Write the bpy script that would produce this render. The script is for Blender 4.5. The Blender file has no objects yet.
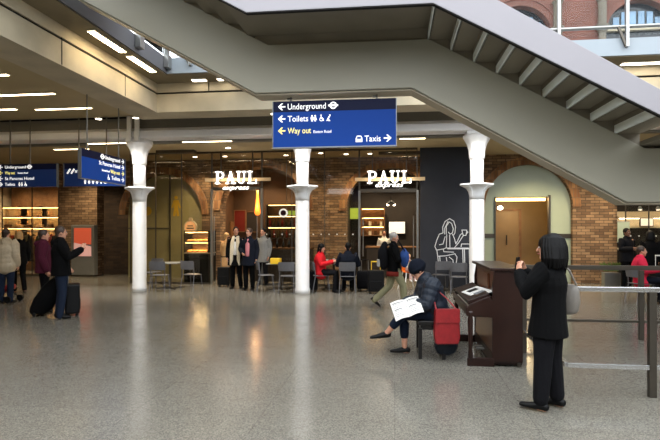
import bpy, bmesh, math, random
from mathutils import Vector, Matrix
random.seed(7)
R=math.radians; PI=math.pi
SC=bpy.context.scene; COL=SC.collection
# ---------------------------------------------------------------- camera model used to place things
TH=R(7.2); FPX=513.0; EYE=1.68; HZ=230.0
sn,cs=math.sin(TH),math.cos(TH)
def at(px,py,Y):
    u=(px-330)/FPX; v=(HZ-py)/FPX; d=Y/(cs+u*sn); r=u*d
    return Vector((-sn*d+cs*r,Y,EYE+v*d))
def atz(px,py,z):
    v=(HZ-py)/FPX; d=(z-EYE)/v; r=(px-330)/FPX*d
    return Vector((-sn*d+cs*r,cs*d+sn*r,z))
def fl(px,py,z=0.0): return atz(px,py,z)
# ---------------------------------------------------------------- materials
def lin(c): return tuple(((x/255)/12.92 if x/255<=.04045 else ((x/255+.055)/1.055)**2.4) for x in c)
MT={}
def mat(name,col,rough=.55,metal=0.0,ns=0,na=0.0,bump=0.0,bs=40,emit=0.0,coat=0.0,spec=.5,sheen=0.0):
    m=bpy.data.materials.new(name); m.use_nodes=True; nt=m.node_tree; b=nt.nodes['Principled BSDF']
    c=lin(col); b.inputs['Base Color'].default_value=(*c,1); b.inputs['Roughness'].default_value=rough
    b.inputs['Metallic'].default_value=metal; b.inputs['Coat Weight'].default_value=coat
    b.inputs['Specular IOR Level'].default_value=spec; b.inputs['Sheen Weight'].default_value=sheen
    tc=None
    if na or bump: tc=nt.nodes.new('ShaderNodeTexCoord')
    if na:
        n=nt.nodes.new('ShaderNodeTexNoise'); n.inputs['Scale'].default_value=ns; n.inputs['Detail'].default_value=5
        nt.links.new(tc.outputs['Object'],n.inputs['Vector'])
        r=nt.nodes.new('ShaderNodeValToRGB'); e=r.color_ramp.elements
        e[0].position=.3; e[1].position=.7
        e[0].color=(*[x*(1-na) for x in c],1); e[1].color=(*[min(1,x*(1+na)) for x in c],1)
        nt.links.new(n.outputs['Fac'],r.inputs['Fac']); nt.links.new(r.outputs['Color'],b.inputs['Base Color'])
    if bump:
        n2=nt.nodes.new('ShaderNodeTexNoise'); n2.inputs['Scale'].default_value=bs; n2.inputs['Detail'].default_value=4
        nt.links.new(tc.outputs['Object'],n2.inputs['Vector'])
        bp=nt.nodes.new('ShaderNodeBump'); bp.inputs['Strength'].default_value=bump; bp.inputs['Distance'].default_value=.02
        nt.links.new(n2.outputs['Fac'],bp.inputs['Height']); nt.links.new(bp.outputs['Normal'],b.inputs['Normal'])
    if emit:
        b.inputs['Emission Color'].default_value=(*c,1); b.inputs['Emission Strength'].default_value=emit
    MT[name]=m; return m
def glass(name,tint=(245,243,238),ior=1.4,rough=.02):
    m=bpy.data.materials.new(name); m.use_nodes=True; nt=m.node_tree
    nt.nodes.remove(nt.nodes['Principled BSDF']); out=nt.nodes['Material Output']
    t=nt.nodes.new('ShaderNodeBsdfTransparent'); t.inputs['Color'].default_value=(*lin(tint),1)
    g=nt.nodes.new('ShaderNodeBsdfGlossy'); g.inputs['Roughness'].default_value=rough
    f=nt.nodes.new('ShaderNodeFresnel'); f.inputs['IOR'].default_value=ior
    mx=nt.nodes.new('ShaderNodeMixShader')
    nt.links.new(f.outputs[0],mx.inputs['Fac']); nt.links.new(t.outputs[0],mx.inputs[1]); nt.links.new(g.outputs[0],mx.inputs[2])
    nt.links.new(mx.outputs[0],out.inputs['Surface']); MT[name]=m; return m
def brickmat(name,c1,c2,mortar,sx=.3,sz=.10,rough=.85,dirt=.35,bias=0.0):
    m=bpy.data.materials.new(name); m.use_nodes=True; nt=m.node_tree; b=nt.nodes['Principled BSDF']; b.inputs['Roughness'].default_value=rough
    tc=nt.nodes.new('ShaderNodeTexCoord'); sp=nt.nodes.new('ShaderNodeSeparateXYZ'); ad=nt.nodes.new('ShaderNodeMath'); ad.operation='ADD'
    cb=nt.nodes.new('ShaderNodeCombineXYZ'); nt.links.new(tc.outputs['Object'],sp.inputs[0])
    nt.links.new(sp.outputs['X'],ad.inputs[0]); nt.links.new(sp.outputs['Y'],ad.inputs[1])
    nt.links.new(ad.outputs[0],cb.inputs['X']); nt.links.new(sp.outputs['Z'],cb.inputs['Y'])
    br=nt.nodes.new('ShaderNodeTexBrick'); br.inputs['Scale'].default_value=1; br.inputs['Brick Width'].default_value=sx; br.inputs['Row Height'].default_value=sz
    br.inputs['Mortar Size'].default_value=.009; br.inputs['Mortar Smooth'].default_value=.3; br.inputs['Bias'].default_value=bias
    br.inputs['Color1'].default_value=(*lin(c1),1); br.inputs['Color2'].default_value=(*lin(c2),1); br.inputs['Mortar'].default_value=(*lin(mortar),1)
    nt.links.new(cb.outputs[0],br.inputs['Vector'])
    n=nt.nodes.new('ShaderNodeTexNoise'); n.inputs['Scale'].default_value=2.2; n.inputs['Detail'].default_value=6; nt.links.new(tc.outputs['Object'],n.inputs['Vector'])
    r=nt.nodes.new('ShaderNodeMapRange'); r.inputs['From Min'].default_value=.3; r.inputs['From Max'].default_value=.7; r.inputs['To Min'].default_value=1-dirt; r.inputs['To Max'].default_value=1.1
    nt.links.new(n.outputs['Fac'],r.inputs['Value'])
    mx=nt.nodes.new('ShaderNodeVectorMath'); mx.operation='SCALE'; nt.links.new(br.outputs['Color'],mx.inputs[0]); nt.links.new(r.outputs[0],mx.inputs['Scale'])
    nt.links.new(mx.outputs[0],b.inputs['Base Color'])
    bp=nt.nodes.new('ShaderNodeBump'); bp.inputs['Strength'].default_value=.5; bp.inputs['Distance'].default_value=.01; bp.invert=True
    nt.links.new(br.outputs['Fac'],bp.inputs['Height']); nt.links.new(bp.outputs[0],b.inputs['Normal'])
    MT[name]=m; return m
def floormat():
    m=bpy.data.materials.new('terrazzo'); m.use_nodes=True; nt=m.node_tree; b=nt.nodes['Principled BSDF']
    tc=nt.nodes.new('ShaderNodeTexCoord')
    v=nt.nodes.new('ShaderNodeTexVoronoi'); v.inputs['Scale'].default_value=110; nt.links.new(tc.outputs['Object'],v.inputs['Vector'])
    hs=nt.nodes.new('ShaderNodeSeparateColor'); nt.links.new(v.outputs['Color'],hs.inputs[0])
    r=nt.nodes.new('ShaderNodeValToRGB'); e=r.color_ramp.elements
    e[0].color=(*lin((97,94,87)),1); e[0].position=.05; e[1].color=(*lin((136,132,122)),1); e[1].position=.97
    k=e.new(.5); k.color=(*lin((117,113,104)),1)
    nt.links.new(hs.outputs[0],r.inputs['Fac'])
    n=nt.nodes.new('ShaderNodeTexNoise'); n.inputs['Scale'].default_value=.9; n.inputs['Detail'].default_value=4; nt.links.new(tc.outputs['Object'],n.inputs['Vector'])
    mr=nt.nodes.new('ShaderNodeMapRange'); mr.inputs['From Min'].default_value=.3; mr.inputs['From Max'].default_value=.7; mr.inputs['To Min'].default_value=.95; mr.inputs['To Max'].default_value=1.04
    nt.links.new(n.outputs['Fac'],mr.inputs['Value'])
    br=nt.nodes.new('ShaderNodeTexBrick'); br.inputs['Scale'].default_value=1; br.inputs['Brick Width'].default_value=1.2; br.inputs['Row Height'].default_value=.9
    br.offset=0; br.inputs['Mortar Size'].default_value=.004; br.inputs['Color1'].default_value=(1,1,1,1); br.inputs['Color2'].default_value=(.94,.94,.94,1); br.inputs['Mortar'].default_value=(.72,.72,.72,1)
    nt.links.new(tc.outputs['Object'],br.inputs['Vector'])
    s=nt.nodes.new('ShaderNodeVectorMath'); s.operation='SCALE'; nt.links.new(r.outputs['Color'],s.inputs[0]); nt.links.new(mr.outputs[0],s.inputs['Scale'])
    s2=nt.nodes.new('ShaderNodeVectorMath'); s2.operation='MULTIPLY'; nt.links.new(s.outputs[0],s2.inputs[0]); nt.links.new(br.outputs['Color'],s2.inputs[1])
    nt.links.new(s2.outputs[0],b.inputs['Base Color'])
    n3=nt.nodes.new('ShaderNodeTexNoise'); n3.inputs['Scale'].default_value=2.5; n3.inputs['Detail'].default_value=5; nt.links.new(tc.outputs['Object'],n3.inputs['Vector'])
    m3=nt.nodes.new('ShaderNodeMapRange'); m3.inputs['From Min'].default_value=.3; m3.inputs['From Max'].default_value=.7; m3.inputs['To Min'].default_value=.17; m3.inputs['To Max'].default_value=.22
    nt.links.new(n3.outputs['Fac'],m3.inputs['Value']); nt.links.new(m3.outputs[0],b.inputs['Roughness'])
    b.inputs['Specular IOR Level'].default_value=.5
    MT['terrazzo']=m; return m
floormat()
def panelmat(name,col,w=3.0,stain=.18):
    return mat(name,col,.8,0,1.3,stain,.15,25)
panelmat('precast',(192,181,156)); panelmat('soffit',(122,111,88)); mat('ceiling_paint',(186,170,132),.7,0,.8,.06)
mat('spine_paint',(150,146,130),.5,0,.6,.05); mat('spine_edge',(190,180,158),.55,0,1,.06)
mat('tread_under',(128,120,104),.65,0,2,.08); mat('riser_paint',(244,250,244),.5,0,3,.05)
mat('fascia_paint',(151,147,152),.35,0,1,.03); mat('slab_edge',(148,157,164),.5,0,1,.04); mat('slab_shaded',(92,92,96),.5,0,1,.05)  # left slab: darker copy, the shade on its edge put into the colour
mat('beam_paint',(240,240,242),.5,0,2,.04); mat('beam_shaded',(120,116,106),.6,0,2,.05)  # upper beam: the same white paint with its shade put into the colour
mat('gap_dark',(20,18,15),.9); mat('iron_white',(240,240,240),.4,0,6,.03); mat('steel',(165,165,162),.32,.9,8,.06); mat('steel_dark',(92,86,78),.4,.85,6,.08)
mat('rail_top',(205,205,205),.25,.9,8,.04); mat('rod',(120,118,112),.4,.7)
brickmat('brick_warm',(164,132,98),(104,78,54),(70,58,46),sx=.27,sz=.09); brickmat('brick_unlit',(70,52,36),(46,34,24),(52,42,32))  # recess brick is a darker copy, its lack of light put into the colour
brickmat('brick_red',(122,74,60),(104,60,48),(112,84,72),dirt=.2)
brickmat('brick_arch',(176,130,84),(128,84,52),(120,100,76),sx=.11,sz=.3)
mat('stone',(170,156,132),.7,0,4,.12); mat('panel_black',(38,41,50),.75,0,3,.1); mat('chalk',(226,228,230),.9)
glass('glass_clear'); glass('glass_rail',(242,245,245),1.18)
mat('frosted',(172,184,162),.3,0,.8,.08); mat('frosted_olive',(150,140,96),.35,0,.8,.1)
mat('door_tan',(140,112,72),.5,0,2,.1); mat('shop_wall',(78,54,32),.7,0,2,.2); mat('shop_dark',(42,34,28),.7,0,3,.2); mat('shop_wood',(126,88,54),.6,0,5,.25)
mat('lamp_white',(255,240,214),.5,emit=9); mat('lamp_warm',(255,206,130),.5,emit=10); mat('lamp_soffit',(255,228,180),.5,emit=26); mat('shaft_stone',(104,94,80),.7,0,4,.1); mat('lamp_strip',(255,226,180),.5,emit=11); mat('lamp_orange',(255,140,50),.5,emit=1.6)
mat('neon',(255,252,246),.5,emit=1.7); mat('bar_beige',(240,212,168),.5,0,6,.08)
mat('sign_blue',(8,62,148),.55,emit=.10,spec=.2); mat('sign_navy',(8,16,52),.55,emit=.03,spec=.2); mat('sign_frame',(130,134,140),.4,.6)
mat('sign_blue_deep',(16,50,112),.35,emit=.08)
mat('letter_white',(250,250,250),.5,emit=.75); mat('letter_yellow',(255,240,140),.5,emit=.6)
mat('skin',(206,150,122),.5,0,20,.06); mat('skin_dark',(120,80,58),.5,0,20,.06); mat('lip',(150,80,72),.5); mat('eye_dark',(28,22,20),.25); mat('eye_white',(225,222,215),.3)
for n,c in dict(black=(9,9,10),navy=(18,22,32),maroon=(74,28,44),denim=(28,36,52),khaki=(138,134,104),beige=(176,158,130),red=(196,32,40),crimson=(206,44,70),charcoal=(20,20,23),tan=(190,150,104),white=(226,224,218),pinkshirt=(190,120,126),greyc=(128,128,126),rust=(118,42,34),blue=(48,74,130),olive=(66,62,42),brownc=(84,60,40),cream=(214,200,172),pink=(206,168,160),orange=(222,104,36),greylt=(176,172,166)).items():
    mat('cloth_'+n,c,.9,0,60,.15,.25,90,spec=.12)
mat('puffer_navy',(28,35,46),.5,0,12,.15,.3,30,spec=.3); mat('puffer_beige',(184,166,138),.5,0,12,.1,.3,30)
mat('hair_black',(9,8,8),.55,0,60,.3,spec=.15); mat('hair_brown',(52,34,22),.5,0,60,.25); mat('hair_grey',(168,162,154),.6,0,60,.2); mat('hair_blond',(186,146,92),.55,0,60,.2)
mat('leather_black',(10,10,10),.45,0,20,.15,spec=.2); mat('leather_red',(140,28,32),.42,0,14,.15,.2,50); mat('leather_grey',(120,114,106),.4,0,12,.12)
mat('paper',(226,224,218),.8); mat('print',(120,120,122),.85); mat('plastic_black',(14,14,15),.5,0,30,.1,spec=.2); mat('plastic_grey',(96,96,100),.45,0,20,.08)
mat('wood_piano',(38,19,13),.38,0,3,.3,coat=.12,spec=.3); mat('wood_piano_light',(92,54,34),.3,0,3,.25,coat=.2); mat('key_white',(226,220,204),.3); mat('key_black',(14,14,14),.3)
mat('wood_black',(20,17,16),.35,0,6,.2); mat('table_top',(150,150,148),.3,0,3,.06); mat('yellow',(232,190,40),.5); mat('yellow_sticker',(206,164,30),.6)
mat('poster_red',(214,92,62),.5,emit=.35); mat('poster_pink',(232,176,164),.5,emit=.4); mat('kiosk_grey',(132,130,122),.5,.2,4,.06)
mat('pastry',(206,140,62),.6,0,30,.25); mat('plant',(92,112,48),.6,0,20,.3); mat('green_sign',(150,170,60),.5,emit=.8); mat('screen_white',(236,228,214),.5,emit=.8); mat('emblem',(222,160,100),.5,emit=.8)
mat('pane_reflection',(120,146,170),.15,0,2,.2); mat('pane_dark',(38,42,46),.1); mat('white_plastic',(222,220,214),.4)  # fanlight panes: the sky's reflection is put into their blue colour
# ---------------------------------------------------------------- object helpers
def tag(o,label=None,cat=None,group=None,kind=None):
    if label: o['label']=label
    if cat: o['category']=cat
    if group: o['group']=group
    if kind: o['kind']=kind
    return o
def thing(name,loc,label,cat,rz=0,group=None,kind=None):
    o=bpy.data.objects.new(name,None); o.empty_display_size=.1; COL.objects.link(o); o.location=loc; o.rotation_euler=(0,0,rz)
    return tag(o,label,cat,group,kind)
def copy_tree(o,parent=None):
    c=o.copy(); COL.objects.link(c)
    if parent: c.parent=parent
    for ch in list(o.children): copy_tree(ch,c)
    return c
class MB:
    def __init__(s): s.bm=bmesh.new()
    def box(s,a,b):
        x0,y0,z0=a; x1,y1,z1=b
        v=[s.bm.verts.new(p) for p in ((x0,y0,z0),(x1,y0,z0),(x1,y1,z0),(x0,y1,z0),(x0,y0,z1),(x1,y0,z1),(x1,y1,z1),(x0,y1,z1))]
        for f in ((0,3,2,1),(4,5,6,7),(0,1,5,4),(1,2,6,5),(2,3,7,6),(3,0,4,7)): s.bm.faces.new([v[i] for i in f])
        return s
    def cbox(s,c,sz,M=None):
        h=Vector(sz)/2; n0=len(s.bm.verts)
        s.box(-h,h); s.bm.verts.ensure_lookup_table()
        for v in s.bm.verts[n0:]: v.co=(M@v.co if M else v.co)+Vector(c)
        return s
    def bar(s,p,q,w,h=None,up=(0,0,1)):
        p,q=Vector(p),Vector(q); h=h or w; t=(q-p).normalized(); u=Vector(up)
        if abs(t.dot(u))>.95: u=Vector((0,1,0))
        a=t.cross(u).normalized(); b=a.cross(t)
        vs=[]
        for e in (p,q):
            for i,j in ((-1,-1),(1,-1),(1,1),(-1,1)): vs.append(s.bm.verts.new(e+a*w/2*i+b*h/2*j))
        for f in ((3,2,1,0),(4,5,6,7),(0,1,5,4),(1,2,6,5),(2,3,7,6),(3,0,4,7)): s.bm.faces.new([vs[i] for i in f])
        return s
    def loft(s,pts,rad,side=None,n=12,cap=True,flat0=False):
        pts=[Vector(p) for p in pts]; rad=[(r,r) if not isinstance(r,(tuple,list)) else r for r in rad]; N=len(pts); rings=[]
        T=[]
        for i in range(N):
            t=(pts[min(i+1,N-1)]-pts[max(i-1,0)]); T.append(t.normalized() if t.length>1e-9 else Vector((0,0,1)))
        if side is None:
            side=Vector((1,0,0)) if abs(T[0].x)<.9 else Vector((0,1,0))
        sd=Vector(side)
        def ring(c,t,ra,rb):
            nonlocal sd
            a=(sd-t*sd.dot(t))
            a=a.normalized() if a.length>1e-6 else t.orthogonal().normalized()
            b=t.cross(a)
            return [s.bm.verts.new(c+a*ra*math.cos(2*PI*k/n)+b*rb*math.sin(2*PI*k/n)) for k in range(n)]
        def capr(c,t,ra,rb,sg):
            m=min(ra,rb); out=[]
            for ph in (35,65): out.append(ring(c+t*sg*m*math.sin(R(ph)),t,ra*math.cos(R(ph)),rb*math.cos(R(ph))))
            return out,s.bm.verts.new(c+t*sg*m)
        tip0=tip1=None
        if cap:
            if not flat0: o,tip0=capr(pts[0],T[0],*rad[0],-1); rings+=o[::-1]
        for i in range(N): rings.append(ring(pts[i],T[i],*rad[i]))
        if cap:
            o,tip1=capr(pts[-1],T[-1],*rad[-1],1); rings+=o
        for A,B in zip(rings,rings[1:]):
            for k in range(n): s.bm.faces.new((A[k],A[(k+1)%n],B[(k+1)%n],B[k]))
        if cap:
            for k in range(n):
                if tip0: s.bm.faces.new((rings[0][(k+1)%n],rings[0][k],tip0))
                s.bm.faces.new((rings[-1][k],rings[-1][(k+1)%n],tip1))
            if not tip0: s.bm.faces.new(rings[0][::-1])
        else:
            s.bm.faces.new(rings[0][::-1]); s.bm.faces.new(rings[-1])
        return s
    def tube(s,pts,r,n=8): return s.loft(pts,[r]*len(pts),n=n,cap=False)
    def ell(s,c,r,M=None,n=16,m=10):
        c=Vector(c); vs=[]
        top=Vector((0,0,r[2])); bot=Vector((0,0,-r[2])); f=lambda v: s.bm.verts.new((M@v if M else v)+c)
        for j in range(1,m):
            ph=PI*j/m; vs.append([f(Vector((r[0]*math.sin(ph)*math.cos(2*PI*k/n),r[1]*math.sin(ph)*math.sin(2*PI*k/n),r[2]*math.cos(ph)))) for k in range(n)])
        t,b=f(top),f(bot)
        for k in range(n):
            s.bm.faces.new((t,vs[0][k],vs[0][(k+1)%n])); s.bm.faces.new((b,vs[-1][(k+1)%n],vs[-1][k]))
            for j in range(m-2): s.bm.faces.new((vs[j][k],vs[j+1][k],vs[j+1][(k+1)%n],vs[j][(k+1)%n]))
        return s
    def lathe(s,prof,c=(0,0,0),n=32,lobes=0,amp=None):
        c=Vector(c); rings=[]
        for i,(r,z) in enumerate(prof):
            A=amp[i] if amp else 0
            rings.append([s.bm.verts.new(c+Vector((r*(1+A*math.cos(lobes*2*PI*k/n))*math.cos(2*PI*k/n),r*(1+A*math.cos(lobes*2*PI*k/n))*math.sin(2*PI*k/n),z))) for k in range(n)])
        for A,B in zip(rings,rings[1:]):
            for k in range(n): s.bm.faces.new((A[k],A[(k+1)%n],B[(k+1)%n],B[k]))
        s.bm.faces.new(rings[0][::-1]); s.bm.faces.new(rings[-1]); return s
    def prism(s,poly,a,b,axis='y'):
        def P(p,t):
            return {'y':(p[0],t,p[1]),'x':(t,p[0],p[1]),'z':(p[0],p[1],t)}[axis]
        A=[s.bm.verts.new(P(p,a)) for p in poly]; B=[s.bm.verts.new(P(p,b)) for p in poly]; N=len(poly)
        s.bm.faces.new(A); s.bm.faces.new(B[::-1])
        for k in range(N): s.bm.faces.new((A[k],B[k],B[(k+1)%N],A[(k+1)%N]))
        return s
    def build(s,name,m,parent=None,world=False,bevel=0,smooth=False,remesh=0,sm=4,sub=0):
        bm=s.bm
        bmesh.ops.recalc_face_normals(bm,faces=bm.faces[:])
        if bevel: bmesh.ops.bevel(bm,geom=bm.edges[:],offset=bevel,segments=2,affect='EDGES',profile=.6)
        if world and parent:
            off=Vector(parent.location); p=parent.parent
            while p: off+=Vector(p.location); p=p.parent
            bmesh.ops.translate(bm,verts=bm.verts[:],vec=-off)
        me=bpy.data.meshes.new(name); bm.to_mesh(me); bm.free()
        o=bpy.data.objects.new(name,me); COL.objects.link(o)
        if remesh:
            md=o.modifiers.new('r','REMESH'); md.mode='VOXEL'; md.voxel_size=remesh
            md2=o.modifiers.new('s','SMOOTH'); md2.factor=.5; md2.iterations=sm
            dg=bpy.context.evaluated_depsgraph_get(); me2=bpy.data.meshes.new_from_object(o.evaluated_get(dg)); o.modifiers.clear(); o.data=me2; bpy.data.meshes.remove(me); me=me2; me.name=name; smooth=True
        if smooth:
            me.polygons.foreach_set('use_smooth',[True]*len(me.polygons))
        me.materials.clear(); me.materials.append(MT[m])
        if sub:
            x=o.modifiers.new('sub','SUBSURF'); x.levels=sub; x.render_levels=sub
        if parent: o.parent=parent
        return o
def text(s,name,m,parent,loc,h,width=None,shear=0,rz=0,depth=.006,align='LEFT'):
    c=bpy.data.curves.new(name,'FONT'); c.body=s; c.size=1; c.extrude=.02; c.shear=shear; c.resolution_u=3
    o=bpy.data.objects.new(name,c); COL.objects.link(o)
    dg=bpy.context.evaluated_depsgraph_get(); me=bpy.data.meshes.new_from_object(o.evaluated_get(dg)); bpy.data.objects.remove(o); bpy.data.curves.remove(c)
    xs=[v.co.x for v in me.vertices]; x0,x1=min(xs),max(xs); k=h/.70
    kx=width/(x1-x0) if width else k
    for v in me.vertices:
        x=(v.co.x-x0)*kx
        if align=='RIGHT': x-=(x1-x0)*kx
        if align=='CENTER': x-=(x1-x0)*kx/2
        v.co=Vector((x,-(v.co.z/.04+.5)*depth,v.co.y*k))
    me.materials.clear(); me.materials.append(MT[m]); me.name=name
    o=bpy.data.objects.new(name,me); COL.objects.link(o); o.parent=parent; o.location=loc; o.rotation_euler=(0,0,rz)
    return o
# ================================================================ SETTING
def struct(name,mb,m,label=None,cat=None,parent=None,**k):
    o=mb.build(name,m,parent,**k)
    if not parent: tag(o,label,cat,kind='structure')
    return o
ZC=4.0; ZL=4.75; ZB=4.52; ZS=5.23; ZT=5.58
YW=17.0; YG=15.3
struct('floor',MB().box((-16,-13,-.2),(16,22,0)),'terrazzo','polished grey terrazzo concourse floor','floor')
struct('wall_left',MB().box((-16.3,-13,0),(-16,22,ZL)),'precast','concrete wall far to the left of the concourse','wall')
struct('wall_right',MB().box((16,-13,0),(16.3,22,ZL)),'precast','concrete wall far to the right of the concourse','wall')
struct('wall_rear',MB().box((-16,-13.3,0),(16,-13,ZL)),'precast','concrete wall behind the viewpoint','wall')
# upper floor slabs round the void (void X -5.13..9.5, Y -6..11.09)
VX0,VX1,VY0,VY1=-5.13,9.5,-6.0,11.09
def slab(n,a,b,lab,m='slab_edge'): struct(n,MB().box((a[0],a[1],ZS),(b[0],b[1],ZT)),m,lab,'floor slab')
slab('trim_1',(-16.3,-13.3),(VX0,22),'upper floor slab left of the stair void','slab_shaded')
slab('trim_2',(VX0,VY1),(16.3,22),'upper floor slab beyond the stair void, pale edge below the glass balustrade')
slab('trim_3',(VX1,-13.3),(16.3,VY1),'upper floor slab right of the stair void')
slab('trim_4',(VX0,-13.3),(VX1,VY0),'upper floor slab behind the viewpoint')
struct('ceiling',MB().box((-16,-13,ZL),(-6.45,13.1,ZL+.1)),'ceiling_paint','olive painted ceiling with light strips at left','ceiling')
struct('ceiling_far',MB().box((-6.45,12.6,ZL),(16,13.1,ZL+.1)),'ceiling_paint','strip of ceiling between the concrete edge beam and the white beam','ceiling')
struct('ceiling_shops',MB().box((-16,13.75,ZC+.1),(16,21.9,ZC+.22)),'ceiling_paint','low painted ceiling over the shopfronts','ceiling')
# dark slots in shop ceiling (service rafts)
# soffits and edge beams round the void
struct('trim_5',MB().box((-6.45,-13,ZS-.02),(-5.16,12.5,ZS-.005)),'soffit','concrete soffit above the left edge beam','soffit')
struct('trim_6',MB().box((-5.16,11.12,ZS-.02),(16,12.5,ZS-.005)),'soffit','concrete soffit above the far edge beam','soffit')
# left edge beam: lower band, dark joint, upper band
XL=-5.70; YF=11.78
struct('trim_7',MB().box((-6.45,-13,ZB),(XL,YF+.72,4.955)),'precast','lower concrete band of the left edge beam, lit by a lamp','beam')
struct('trim_8',MB().box((-6.42,-13,5.0),(XL+.01,YF+.70,ZS-.02)),'precast','upper concrete band of the left edge beam','beam')
struct('trim_9',MB().box((-6.40,-13,4.95),(XL-.03,YF+.68,5.01)),'gap_dark','dark joint along the left edge beam','joint')
struct('trim_10',MB().box((XL,YF,ZB),(16,YF+.72,4.955)),'precast','lower concrete band of the far edge beam','beam')
struct('trim_11',MB().box((XL+.01,YF-.01,5.0),(16,YF+.70,ZS-.02)),'precast','upper concrete band of the far edge beam','beam')
struct('trim_12',MB().box((XL,YF+.03,4.95),(16,YF+.68,5.01)),'gap_dark','dark joint along the far edge beam','joint')
jm=MB()
for y in (-1.5,2.2,5.2,8.2,10.3): jm.box((XL-.01,y-.012,ZB+.01),(XL+.004,y+.012,ZS-.03))
for x in (-4.4,-1.6,1.2,4.0,6.8): jm.box((x-.012,YF-.014,5.0),(x+.012,YF+.01,ZS-.03))
struct('trim_13',jm,'gap_dark','thin dark joints between the concrete beam panels','joint')
# white beam on the columns
YB=13.35
struct('trim_14',MB().box((-16,YB-.16,4.40),(16,YB+.16,4.72)),'beam_shaded','web of the beam carried on the iron columns','beam')
bmz=MB().prism([(YB-.30,4.19),(YB-.27,4.16),(YB+.27,4.16),(YB+.30,4.19),(YB+.30,4.34),(YB+.16,4.44),(YB-.16,4.44),(YB-.30,4.34)],-16,16,'x')
struct('trim_15',bmz,'beam_paint','pale painted flange of the beam carried on the iron columns','beam')
struct('trim_16',MB().box((-16,YB-.02,4.70),(16,YB+.3,4.80)),'gap_dark','dark shadow gap above the column beam','joint')
struct('trim_17',MB().box((-16,13.6,ZC+.1),(16,13.8,ZL)),'beam_shaded','bulkhead between the column beam and the shop ceiling','bulkhead')
# brick arcade wall behind the shops
def archwall(name,m,x0,x1,arches,top,Y0,Y1,label,base=0,cat='wall'):
    mb=MB(); xs=x0
    for (cx,r,sp) in arches:
        if cx-r>xs+.001: mb.box((xs,Y0,base),(cx-r,Y1,top))
        N=20
        for k in range(N):
            a0=PI-PI*k/N; a1=PI-PI*(k+1)/N
            q=[(cx+r*math.cos(a0),sp+r*math.sin(a0)),(cx+r*math.cos(a1),sp+r*math.sin(a1)),(cx+r*math.cos(a1),top),(cx+r*math.cos(a0),top)]
            mb.prism(q,Y0,Y1)
        xs=cx+r
    if x1>xs: mb.box((xs,Y0,base),(x1,Y1,top))
    return struct(name,mb,m,label,cat)
def archring(mb,cx,r,sp,th,Y0,Y1,N=28):
    for k in range(N):
        a0=PI-PI*k/N; a1=PI-PI*(k+1)/N
        mb.prism([(cx+q*math.cos(a),sp+q*math.sin(a)) for q,a in ((r,a0),(r,a1),(r+th,a1),(r+th,a0))],Y0,Y1)
ARC=[(-8.0,1.4,2.22),(-4.45,1.5,2.35),(-.19,1.42,2.32),(4.22,1.35,2.42)]
archwall('wall_back','brick_warm',-9.4,6.88,ARC,ZC+.12,YW,YW+.55,'old stock brick arcade wall with round arches behind the shopfronts')
rm=MB()
for a in ARC: archring(rm,a[0],a[1],a[2],.24,YW-.03,YW+.1)
struct('trim_18',rm,'brick_arch','gauged brick rings round the arcade arches','arch')
struct('wall_recess',MB().box((-11.3,18.2,0),(-9.4,18.5,ZC+.12)),'brick_unlit','unlit brick recess, shade in its colour, between the clothes shop and the left arch','wall')
struct('wall_pier',MB().box((at(59,230,17.75).x,17.75,0),(at(97,230,17.75).x,18.3,ZC+.12)),'brick_warm','brick pier behind the map kiosk','wall')
struct('wall_end',MB().box((-16,21.6,0),(16,21.9,ZC+.12)),'shop_dark','dark rear wall of the shop units','wall')
# frosted fill of the left arch, greenish
def archfill(cx,r,sp,y,mb,x0=None,x1=None,N=28,th=.02):
    x0=cx-r if x0 is None else x0; x1=cx+r if x1 is None else x1
    top=[(cx+r*math.cos(PI*k/N),sp+r*math.sin(PI*k/N)) for k in range(N+1)]
    top=[p for p in top if x0-1e-6<=p[0]<=x1+1e-6]
    def zz(x): return sp+math.sqrt(max(0,r*r-(x-cx)**2))
    poly=[(x0,0),(x1,0)]
    if x1<cx+r-1e-6: poly.append((x1,zz(x1)))
    poly+=top
    if x0>cx-r+1e-6: poly.append((x0,zz(x0)))
    mb.prism(poly,y,y+th); return mb
w=thing('window_1',(-8,YW,0),'olive frosted glass screen filling the left brick arch','window',kind='structure')
archfill(-8.0,1.4,2.22,YW+.2,MB()).build('pane','frosted_olive',w,world=True)
MB().box((-7.86,YW+.15,0),(-7.82,YW+.24,3.6)).build('mullion','steel_dark',w,world=True)
MB().box((-9.4,YW+.17,1.72),(-7.86,YW+.21,1.76)).build('rail','steel_dark',w,world=True)
# right arch: frosted glass with a lit doorway
pa=at(495,230,YW+.2).x; pb=at(549,230,YW+.2).x; zt=at(520,197,YW+.2).z
w=thing('window_2',(4.22,YW,0),'pale green frosted glass screen filling the right brick arch round a doorway','window',kind='structure')
archfill(4.22,1.35,2.42,YW+.2,MB(),x1=pa).build('pane','frosted',w,world=True)
archfill(4.22,1.35,2.42,YW+.2,MB(),x0=pb).build('pane','frosted',w,world=True)
q=MB(); N=20
def z3(x): return 2.42+math.sqrt(max(0,1.35**2-(x-4.22)**2))
q.prism([(pa,zt),(pb,zt)]+[(pb+(pa-pb)*k/N,z3(pb+(pa-pb)*k/N)) for k in range(N+1)],YW+.2,YW+.22).build('pane','frosted',w,world=True)
MB().box((2.87,YW+.17,1.42),(pa,YW+.21,1.56)).box((pb,YW+.17,1.42),(5.57,YW+.21,1.56)).build('manifestation_band','steel_dark',w,world=True)
MB().box((pb-.03,YW+.12,0),(pb+.03,YW+.26,zt+.05)).build('frame_post','steel_dark',w,world=True); MB().box((pa-.02,YW+.14,0),(pa+.02,YW+.24,zt)).build('frame_post','steel_dark',w,world=True)
struct('wall_lobby',MB().box((2.6,19.2,0),(6.0,19.3,ZC)).box((2.5,17.55,0),(2.6,19.3,ZC)).box((6.0,17.55,0),(6.1,19.3,ZC)),'door_tan','tan lobby wall beyond the right arch','wall')
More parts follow.
